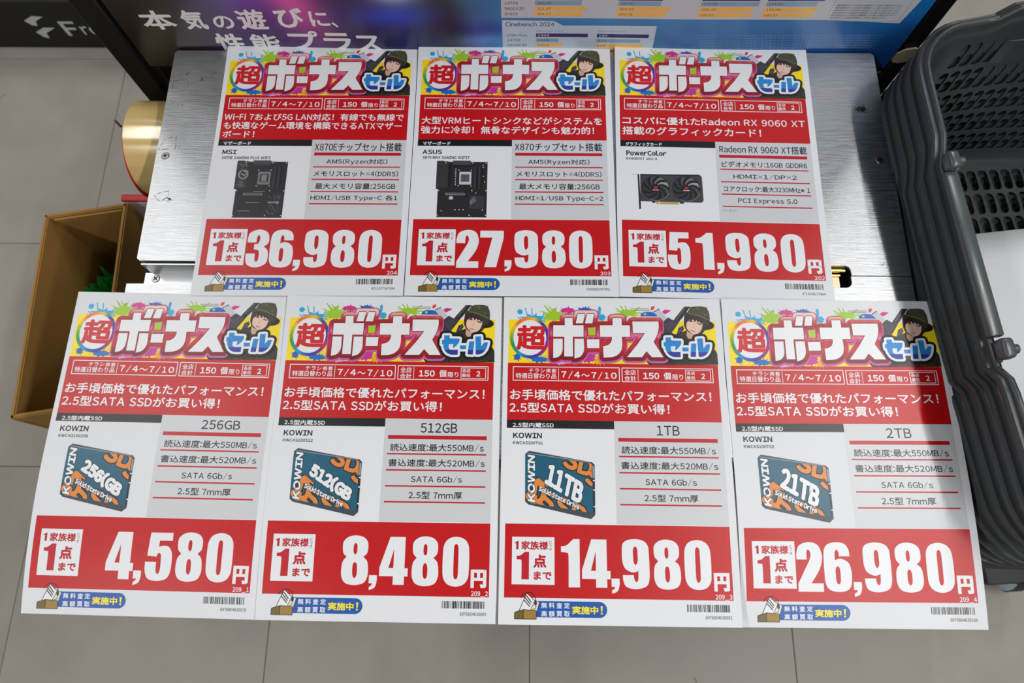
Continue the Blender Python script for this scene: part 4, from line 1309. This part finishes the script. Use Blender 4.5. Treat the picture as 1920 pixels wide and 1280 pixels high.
# ------------------------------------------------------------------ black carton on the floor behind
carton = tag(empty('black_carton', (-1.05, 1.22, 0)), 'low black carton with white chevrons and lettering at the far left', 'carton')
bm = bmesh.new()
box(bm, -0.75, 0.42, -0.155, 0.155, 0.0, 0.136, 0.002, 1)
bm_object('carton_body', bm, M_BOXBLACK, carton)
gw = lin((200, 202, 204))
for pts in ([(-10, 82), (15, 96), (38, 94), (14, 81), (9, 67), (-1, 69)], [(-7, 49), (19, 63), (43, 62), (14, 46), (11, 30), (1, 34)]):
    lg = Ink(lambda x, y, l: (x / 1000, -0.1552 - l * .0001, -y / 1000), 40)
    lg.poly([(x, -z) for x, z in pts], gw, 1)
    lg.build('chevron', M_INK, carton)
for chx, x0, x1, z0, z1 in (('F', 59, 92, 38, 81), ('r', 97, 112, 42, 67), ('o', 114, 138, 41, 67)):
    lg = Ink(lambda x, y, l: (x / 1000, -0.1552 - l * .0001, -y / 1000), 40)
    lg.text(chx, x0, -z1, x1, -z0, gw, 1, 0.03)
    lg.build('letter', M_INK, carton)

# ------------------------------------------------------------------ tape roll hanging at the cart's left side
bm = bmesh.new()
cyl(bm, (-0.3835, 0.458 + CY, 0.590), (-0.4580, 0.458 + CY, 0.590), 0.003, seg=12)
cyl(bm, (-0.4580, 0.458 + CY, 0.590), (-0.4605, 0.460 + CY, 0.603), 0.0014, seg=8)
cyl(bm, (-0.3830, 0.458 + CY, 0.590), (-0.3800, 0.458 + CY, 0.590), 0.010, seg=16)
bm_object('hanging_rod', bm, M_SCREW, cart, smooth=True, angle=40)
tape = tag(empty('tape_roll', (-0.425, 0.458, 0.5485)), 'roll of golden packing tape hanging at the cart side', 'tape')
bm = bmesh.new()
prof = [(-.025, .0385), (-.025, .0545), (-.0245, .055), (.0245, .055), (.025, .0545), (.025, .0385)]
n = 96
rings = [[bm.verts.new((x, r * math.cos(2*math.pi*k/n), r * math.sin(2*math.pi*k/n))) for k in range(n)] for x, r in prof]
for a, b in zip(rings, rings[1:] + rings[:1]):
    for k in range(n):
        bm.faces.new((a[k], a[(k+1) % n], b[(k+1) % n], b[k]))
bm_object('tape_winding', bm, M_TAPE, tape, smooth=True, angle=35)
bm = bmesh.new()
rings = [[bm.verts.new((x, -.0020 + r * math.cos(2*math.pi*k/n), -.0035 + r * math.sin(2*math.pi*k/n))) for k in range(n)] for x, r in ((-.0265, .046), (-.0265, .0555), (-.0252, .0555), (-.0252, .046))]
for a, b in zip(rings, rings[1:] + rings[:1]):
    for k in range(n):
        bm.faces.new((a[k], a[(k+1) % n], b[(k+1) % n], b[k]))
bm_object('side_ring', bm, M_RED, tape, smooth=True, angle=35)['label'] = 'thin red ring on the roll end'

# ------------------------------------------------------------------ open cardboard box with a green bag
BZ = 0.38
B0, B1, B2 = Vector((-0.689, 0.456)), Vector((-0.572, 0.476)), Vector((-0.672, 0.157))
B3 = B1 + (B2 - B0)
cbox = tag(empty('cardboard_box', (-0.62, 0.31, 0)), 'tall open brown cardboard box standing left of the cart', 'box')
corners = [B2, B3, B1, B0]
cc = Vector((-0.62, 0.31))
TH = 0.006


def wall(p, q, name):
    d = (q - p).normalized()
    nrm = Vector((-d.y, d.x))
    bm_ = bmesh.new()
    ring = [p, q, q + nrm * TH, p + nrm * TH]
    lo_ = [bm_.verts.new((v.x - cc.x, v.y - cc.y, 0.001)) for v in ring]
    hi_ = [bm_.verts.new((v.x - cc.x, v.y - cc.y, BZ)) for v in ring]
    bm_.faces.new(hi_)
    bm_.faces.new(lo_)
    for i in range(4):
        bm_.faces.new((lo_[i], lo_[(i+1) % 4], hi_[(i+1) % 4], hi_[i]))
    es = [e for e in bm_.edges if all(v.co.z > BZ - .001 for v in e.verts)]
    bmesh.ops.bevel(bm_, geom=es, offset=.0016, segments=2, affect='EDGES')
    return bm_object(name, bm_, M_CARTON, cbox)


for i in range(4):
    wall(corners[i], corners[(i + 1) % 4], 'side_wall')
bm = bmesh.new()
vsb = [bm.verts.new((v.x - cc.x, v.y - cc.y, z)) for z in (0.0005, 0.006) for v in corners]
bm.faces.new(vsb[:4][::-1])
bm.faces.new(vsb[4:])
for i in range(4):
    bm.faces.new((vsb[i], vsb[(i+1) % 4], vsb[4 + (i+1) % 4], vsb[4 + i]))
bm_object('bottom_panel', bm, M_CARTON, cbox)
# a flap folded down inside the back wall
d = (B1 - B0).normalized()
nn = Vector((d.y, -d.x))
bm = bmesh.new()
pA, pB = B0 + d * .012 + nn * (TH + .0008), B1 - d * .010 + nn * (TH + .0008)
quad = [(pA, BZ - .004), (pB, BZ - .004), (pB, BZ - .075), (pA + d * .035, BZ - .030)]
fr = [bm.verts.new((p.x - cc.x, p.y - cc.y, z)) for p, z in quad]
bk = [bm.verts.new((p.x + nn.x * .003 - cc.x, p.y + nn.y * .003 - cc.y, z)) for p, z in quad]
bm.faces.new(fr)
bm.faces.new(bk[::-1])
for i in range(4):
    bm.faces.new((fr[i], fr[(i+1) % 4], bk[(i+1) % 4], bk[i]))
bm_object('inner_flap', bm, M_CARTON, cbox)

bm = bmesh.new()
bmesh.ops.create_icosphere(bm, subdivisions=5, radius=1.0)
for v in bm.verts:
    p = v.co.copy()
    k = noise.noise(p * 2.1 + Vector((4, 1, 7))) * .30 + abs(noise.noise(p * 5 + Vector((2, 9, 3)))) * .42 + abs(noise.noise(p * 11)) * .20
    v.co = Vector((p.x * .038, p.y * .085, p.z * .150)) * (0.72 + k)
zmin = min(v.co.z for v in bm.verts)
for v in bm.verts:
    v.co.z -= zmin
gb = bm_object('plastic_bag', bm, M_GREEN)
gb.location = (-0.630, 0.370, 0.007)
tag(gb, 'crumpled green plastic bag inside the open cardboard box', 'bag')

leaf = tag(empty('flat_carton', (-0.51, 0.489, 0)), 'flat white carton with a red top, behind the cardboard box', 'carton')
bm = bmesh.new()
box(bm, -0.077, 0.085, -0.006, 0.006, 0.0, 0.366, 0.001, 1)
bm_object('carton_body', bm, M_WHITE, leaf)
bm = bmesh.new()
box(bm, -0.078, 0.086, -0.0055, 0.0055, 0.3662, 0.372, 0.002, 2)
bm_object('red_top', bm, M_RED, leaf)

# ------------------------------------------------------------------ nested shopping baskets
BW, BL, BD = 0.175, 0.247, 0.227            # half width, half length, depth
CR, BOW_S, BOW_L = 0.052, 0.010, 0.004


def outline():
    """closed rim centre line, as (x, y, nx, ny, side, t); side 0 bottom 1 right 2 top 3 left, None corner"""
    pts = []
    hx, hy = BW - CR, BL - CR
    nS, nL, nC = 19, 30, 8

    def side(p, q, n, nrm, bow, tagv):
        for k in range(n + 1):
            t = k / n
            b = bow * (1 - (2 * t - 1) ** 2)
            x, y = p[0] + (q[0] - p[0]) * t + nrm[0] * b, p[1] + (q[1] - p[1]) * t + nrm[1] * b
            pts.append((x, y, nrm[0], nrm[1], tagv, t))

    def corner(cx, cy, a0):
        for k in range(1, nC):
            a = R(a0 + 90 * k / nC)
            pts.append((cx + CR * math.cos(a), cy + CR * math.sin(a), math.cos(a), math.sin(a), None, 0))
    side((-hx, -BL), (hx, -BL), nS, (0, -1), BOW_S, 0)
    corner(hx, -hy, -90)
    side((BW, -hy), (BW, hy), nL, (1, 0), BOW_L, 1)
    corner(hx, hy, 0)
    side((hx, BL), (-hx, BL), nS, (0, 1), BOW_S, 2)
    corner(-hx, hy, 90)
    side((-BW, hy), (-BW, -hy), nL, (-1, 0), BOW_L, 3)
    corner(-hx, -hy, 180)
    return pts


def sstep(a, b, x):
    t = max(0, min(1, (x - a) / (b - a)))
    return t * t * (3 - 2 * t)


OUT = outline()


def rim_z(p):
    x, y, nx, ny, sd, t = p
    if sd in (1, 3):
        return -0.013 * (1 - sstep(.100, .116, abs(y - .008)))
    if sd in (0, 2):
        return 0.013 * (1 - sstep(.082, .100, abs(x)))
    return 0.0


def basket_mesh():
    bm_ = bmesh.new()
    n = len(OUT)
    # rim profile, outside to inside: (offset outward, z)
    prof_ = [(.0118, -.0075), (.0134, -.0075), (.0137, -.0048), (.0126, -.0034), (.0098, -.0034), (.0088, -.0028), (.0080, -.0008), (.0066, .0002), (.0050, .0002), (.0036, -.0008), (.0028, -.0030), (.0024, -.0085), (.0004, -.0112), (-.0004, -.0128), (-.0016, -.0160)]
    back_ = [(-.0016 - .0, -.0165)]
    rings_ = []
    for off, z in prof_:
        rings_.append([bm_.verts.new((p[0] + p[2] * off, p[1] + p[3] * off, rim_z(p) + z)) for p in OUT])
    for a, b in zip(rings_, rings_[1:]):
        for k in range(n):
            bm_.faces.new((a[k], a[(k+1) % n], b[(k+1) % n], b[k]))

    def W_(k, d):
        """point on the wall: k = outline index (may be fractional), d = depth below the rim"""
        k0 = int(math.floor(k)) % n
        f = k - math.floor(k)
        p, q = OUT[k0], OUT[(k0 + 1) % n]
        x, y = p[0] + (q[0] - p[0]) * f, p[1] + (q[1] - p[1]) * f
        nx, ny = p[2] + (q[2] - p[2]) * f, p[3] + (q[3] - p[3]) * f
        l = math.hypot(nx, ny)
        ins = -.0016 - .021 * (d - .015) / (BD - .015)
        return Vector((x + nx / l * ins, y + ny / l * ins, -d))
    wall_start = len(bm_.faces)
    # strip from the rim (whose height varies) to the first straight level
    D0, D1 = .0195, BD - .014
    levels = [D0 + (D1 - D0) * j / 5 for j in range(6)]
    cache = {}

    def vert(co):
        key = (round(co.x, 5), round(co.y, 5), round(co.z, 5))
        if key not in cache:
            cache[key] = bm_.verts.new(co)
        return cache[key]
    top = [vert(W_(k, D0)) for k in range(n)]
    for k in range(n):
        bm_.faces.new((rings_[-1][k], rings_[-1][(k+1) % n], top[(k+1) % n], top[k]))

    def hole_cell(P, hw, hh, ry, m=4):
        """P(u, v) maps the unit cell; a rounded slot of half size hw, hh is left open"""
        inner = []
        for a in range(4):
            for j in range(m + 1):
                an = math.pi / 2 * a + math.pi / 2 * j / m
                sx = 1 if a in (0, 3) else -1
                sy = 1 if a in (0, 1) else -1
                inner.append((.5 + sx * hw * .12 + hw * .88 * math.cos(an), .5 + sy * (hh - ry) + ry * math.sin(an)))
        q = len(inner)
        iv = [vert(P(u, v)) for u, v in inner]
        cs = [vert(P(1, 1)), vert(P(0, 1)), vert(P(0, 0)), vert(P(1, 0))]
        for a in range(4):
            for j in range(m):
                try:
                    bm_.faces.new((iv[a*(m+1) + j], iv[a*(m+1) + j + 1], cs[a]))
                except ValueError:
                    pass
            i0, i1 = a * (m + 1) + m, ((a + 1) * (m + 1)) % q
            try:
                bm_.faces.new((iv[i0], iv[i1], cs[(a + 1) % 4], cs[a]))
            except ValueError:
                pass

    for k in range(n):
        p, q = OUT[k], OUT[(k + 1) % n]
        straight = p[4] is not None and p[4] == q[4]
        for j in range(5):
            d0, d1 = levels[j], levels[j + 1]
            P = lambda u, v, k=k, d0=d0, d1=d1: W_(k + 1 - u, d1 + (d0 - d1) * v)
            mid = (p[5] + q[5]) / 2 if straight else 0
            solid = not straight
            if straight and j == 0:
                if p[4] in (0, 2) and abs(mid - .5) < .27:
                    solid = True
                if p[4] in (1, 3) and abs(mid - .5) < .27:
                    solid = True
            if solid:
                bm_.faces.new((vert(W_(k, d0)), vert(W_((k + 1) % n, d0)), vert(W_((k + 1) % n, d1)), vert(W_(k, d1))))
            else:
                hole_cell(P, .39, .425, .15)
    # bottom curve and floor edge
    def ring_at(d, extra):
        out = []
        for k in range(n):
            w = W_(k, d)
            p = OUT[k]
            out.append(vert(Vector((w.x - p[2] * extra, w.y - p[3] * extra, w.z))))
        return out
    r0 = [vert(W_(k, D1)) for k in range(n)]
    r1 = ring_at(BD - .004, .0015)
    r2 = ring_at(BD, .0045)
    for a, b in ((r0, r1), (r1, r2)):
        for k in range(n):
            bm_.faces.new((a[k], a[(k+1) % n], b[(k+1) % n], b[k]))
    # floor grid
    fx, fy = .1325, .2165
    nx_, ny_ = 18, 13
    Pf = lambda i, j: Vector((-fx + 2 * fx * i / nx_, -fy + 2 * fy * j / ny_, -BD))
    for i in range(nx_):
        for j in range(ny_):
            P = lambda u, v, i=i, j=j: Pf(i, j) + Vector((2 * fx / nx_ * u, 2 * fy / ny_ * v, 0))
            hole_cell(P, .405, .43, .18)
    # band between the grid and the rounded floor edge: connect by nearest angle order
    border = [Pf(i, 0) for i in range(nx_)] + [Pf(nx_, j) for j in range(ny_)] + [Pf(i, ny_) for i in range(nx_, 0, -1)] + [Pf(0, j) for j in range(ny_, 0, -1)]
    bv = [vert(c) for c in border]
    ang = lambda v: math.atan2(v.co.y / (BL - .03), v.co.x / (BW - .03))
    A = sorted(r2, key=ang)
    B = sorted(bv, key=ang)
    i = j = 0
    na, nb = len(A), len(B)
    while i < na or j < nb:
        a0, b0 = A[i % na], B[j % nb]
        a1, b1 = A[(i + 1) % na], B[(j + 1) % nb]
        ga = ang(a1) + (2 * math.pi if i + 1 >= na else 0)
        gb_ = ang(b1) + (2 * math.pi if j + 1 >= nb else 0)
        if j >= nb or (i < na and ga <= gb_):
            tri_ = (a0, a1, b0)
            i += 1
        else:
            tri_ = (a0, b1, b0)
            j += 1
        if len(set(tri_)) == 3:
            try:
                bm_.faces.new(tri_)
            except ValueError:
                pass
    bmesh.ops.remove_doubles(bm_, verts=bm_.verts[:], dist=.00002)
    bmesh.ops.recalc_face_normals(bm_, faces=bm_.faces[:])
    me = bpy.data.meshes.new('shopping_basket')
    bm_.to_mesh(me)
    bm_.free()
    me.materials.append(M_PLASTIC)
    o_ = bpy.data.objects.new('tmp', me)
    COL.objects.link(o_)
    s = o_.modifiers.new('wall', 'SOLIDIFY')
    s.thickness = .0017
    s.offset = 0
    bpy.context.view_layer.update()
    me2 = bpy.data.meshes.new_from_object(o_.evaluated_get(bpy.context.evaluated_depsgraph_get()))
    bpy.data.objects.remove(o_)
    me2.name = 'shopping_basket'
    for p in me2.polygons:
        p.use_smooth = True
    me2.set_sharp_from_angle(angle=R(35))
    return me2


def handle_mesh(sx):
    """folded carrying handle lying in the recess of one long rim, with its two pivot lugs"""
    bm_ = bmesh.new()
    x0 = sx * (BW + BOW_L + .0040)
    xs_ = lambda a_, b_: (min(x0 + sx * a_, x0 - sx * b_), max(x0 + sx * a_, x0 - sx * b_))
    box(bm_, *xs_(.0062, .0070), -.066, .094, -.0125, -.0045, .0022, 2)
    for yy, w in ((.103, .009), (-.078, .009)):
        box(bm_, *xs_(.0035, .0080), yy - w, yy + w, -.0105, .0030, .0035, 3)
        cyl(bm_, (x0 - sx * .006, yy - .001, -.002), (x0 - sx * .0112, yy - .001, -.002), .0042, seg=16)
    me = bpy.data.meshes.new('handle')
    bmesh.ops.recalc_face_normals(bm_, faces=bm_.faces[:])
    bm_.to_mesh(me)
    bm_.free()
    me.materials.append(M_HANDLE)
    for p in me.polygons:
        p.use_smooth = True
    me.set_sharp_from_angle(angle=R(40))
    return me


bask_me = basket_mesh()
hnd = [handle_mesh(-1), handle_mesh(1)]
STK = (0.5870, 0.2580)
STK_ROT = R(4.2)
PITCH = 0.0165
TOP_Z = 0.712
ordinals = ['topmost', 'second', 'third', 'fourth', 'fifth', 'sixth', 'seventh', 'eighth', 'ninth', 'tenth', 'eleventh', 'twelfth', 'thirteenth', 'fourteenth', 'fifteenth', 'sixteenth', 'seventeenth', 'eighteenth', 'nineteenth', 'twentieth', 'twenty-first', 'twenty-second', 'twenty-third']
NB_ = 23
random.seed(4)
for k in range(NB_):
    b = bpy.data.objects.new('shopping_basket', bask_me)
    COL.objects.link(b)
    j = 0 if k == 0 else 1
    b.location = (STK[0] + j * random.uniform(-.0006, .0006), STK[1] + j * random.uniform(-.0006, .0006), TOP_Z - PITCH * k)
    b.rotation_euler = (0, 0, STK_ROT)
    lab = 'topmost grey shopping basket, with a white sheet lying in it' if k == 0 else '%s grey shopping basket counted down from the top of the stack' % ordinals[k]
    tag(b, lab, 'shopping basket', 'nested grey shopping baskets')
    for h in hnd:
        c = bpy.data.objects.new('handle', h)
        COL.objects.link(c)
        c.parent = b

# raised name plate on the far inner wall of the topmost basket
bm = bmesh.new()
rows = []
for j, (d, off) in enumerate(((.026, 0), (.0268, .0012), (.0562, .0012), (.057, 0))):
    row = []
    for i in range(13):
        x = -.074 + .148 * i / 12
        t = x / (2 * (BW - CR)) + .5
        y = BL + BOW_S * (1 - (2 * t - 1) ** 2) - .0016 - .021 * (d - .015) / (BD - .015) - .0009 - (off if 0 < i < 12 else 0)
        row.append(bm.verts.new((x, y, -d + .0)))
    rows.append(row)
for a, b in zip(rows, rows[1:]):
    for i in range(12):
        bm.faces.new((a[i], a[i + 1], b[i + 1], b[i]))
bm_object('name_plate', bm, M_PLASTIC, bpy.data.objects['shopping_basket'])

# white sheet in the top basket
vs, fs = [], []
for s, dz in ((0, .0002), (1, 0)):
    for j in range(9):
        for i in range(7):
            u, v = i / 6, j / 8
            vs.append((.210 * (u - .5), .297 * (.5 - v), dz + .0012 * math.sin(u * 3.1) * math.sin(v * 5)))
for j in range(8):
    for i in range(6):
        a = j * 7 + i
        fs.append((a, a + 7, a + 8, a + 1))
        fs.append((63 + a, 63 + a + 1, 63 + a + 8, 63 + a + 7))
rimv = list(range(0, 6)) + [6 + 7 * j for j in range(8)] + [62 - i for i in range(6)] + [56 - 7 * j for j in range(8)]
for k in range(len(rimv)):
    a, b = rimv[k], rimv[(k + 1) % len(rimv)]
    fs.append((a, b, 63 + b, 63 + a))
ws = mesh_object('blank_sheet', vs, fs, M_PAPER, smooth=True)
ws.location = (0.637, 0.241, TOP_Z - BD + .0024)
ws.rotation_euler = (0, 0, R(7.0))
tag(ws, 'plain white paper sheet lying in the topmost grey basket', 'paper sheet')

# wheeled base under the baskets
bz0 = TOP_Z - PITCH * (NB_ - 1) - BD - .0012
base = tag(empty('basket_trolley', (STK[0], STK[1], 0), STK_ROT), 'wheeled base under the stack of grey shopping baskets', 'trolley')
bm = bmesh.new()
box(bm, -.165, .165, -.235, .235, bz0 - .018, bz0 - .0005, .004, 2)
bm_object('deck', bm, M_PLASTIC, base)
for sx in (-1, 1):
    for sy in (-1, 1):
        w = empty('caster', (0, 0, 0))
        w.parent = base
        x, y = sx * .226 if sx > 0 else -.15, sy * .304 if sy < 0 else .215
        bm = bmesh.new()
        box(bm, min(x, sx * .15) - .012, max(x, sx * .15) + .012, min(y, sy * .20) - .012, max(y, sy * .20) + .012, bz0 - .018, bz0 - .008, .002, 1)
        zt = bz0 - .018
        box(bm, x - .017, x - .014, y - .016, y + .016, .018, zt, .001, 1)
        box(bm, x + .014, x + .017, y - .016, y + .016, .018, zt, .001, 1)
        box(bm, x - .017, x + .017, y - .016, y + .016, zt - .004, zt)
        bm_object('caster_fork', bm, M_TYRE, w)
        bm = bmesh.new()
        cyl(bm, (x - .010, y - .004, .028), (x + .022, y - .004, .028), .028, seg=36)
        bmesh.ops.bevel(bm, geom=[e for e in bm.edges if len(e.link_faces) == 2 and e.calc_face_angle(0) > 1.2], offset=.005, segments=3, affect='EDGES')
        bm_object('tyre', bm, M_TYRE, w, smooth=True, angle=40)
        bm = bmesh.new()
        bmesh.ops.create_uvsphere(bm, u_segments=24, v_segments=14, radius=1.0)
        for v in bm.verts:
            v.co = Vector((x - .012 + v.co.x * .024, y + .004 + v.co.y * .033, .040 + v.co.z * (.024 if v.co.z > 0 else .012)))
        bm_object('wheel_hood', bm, M_WHEEL, w, smooth=True)
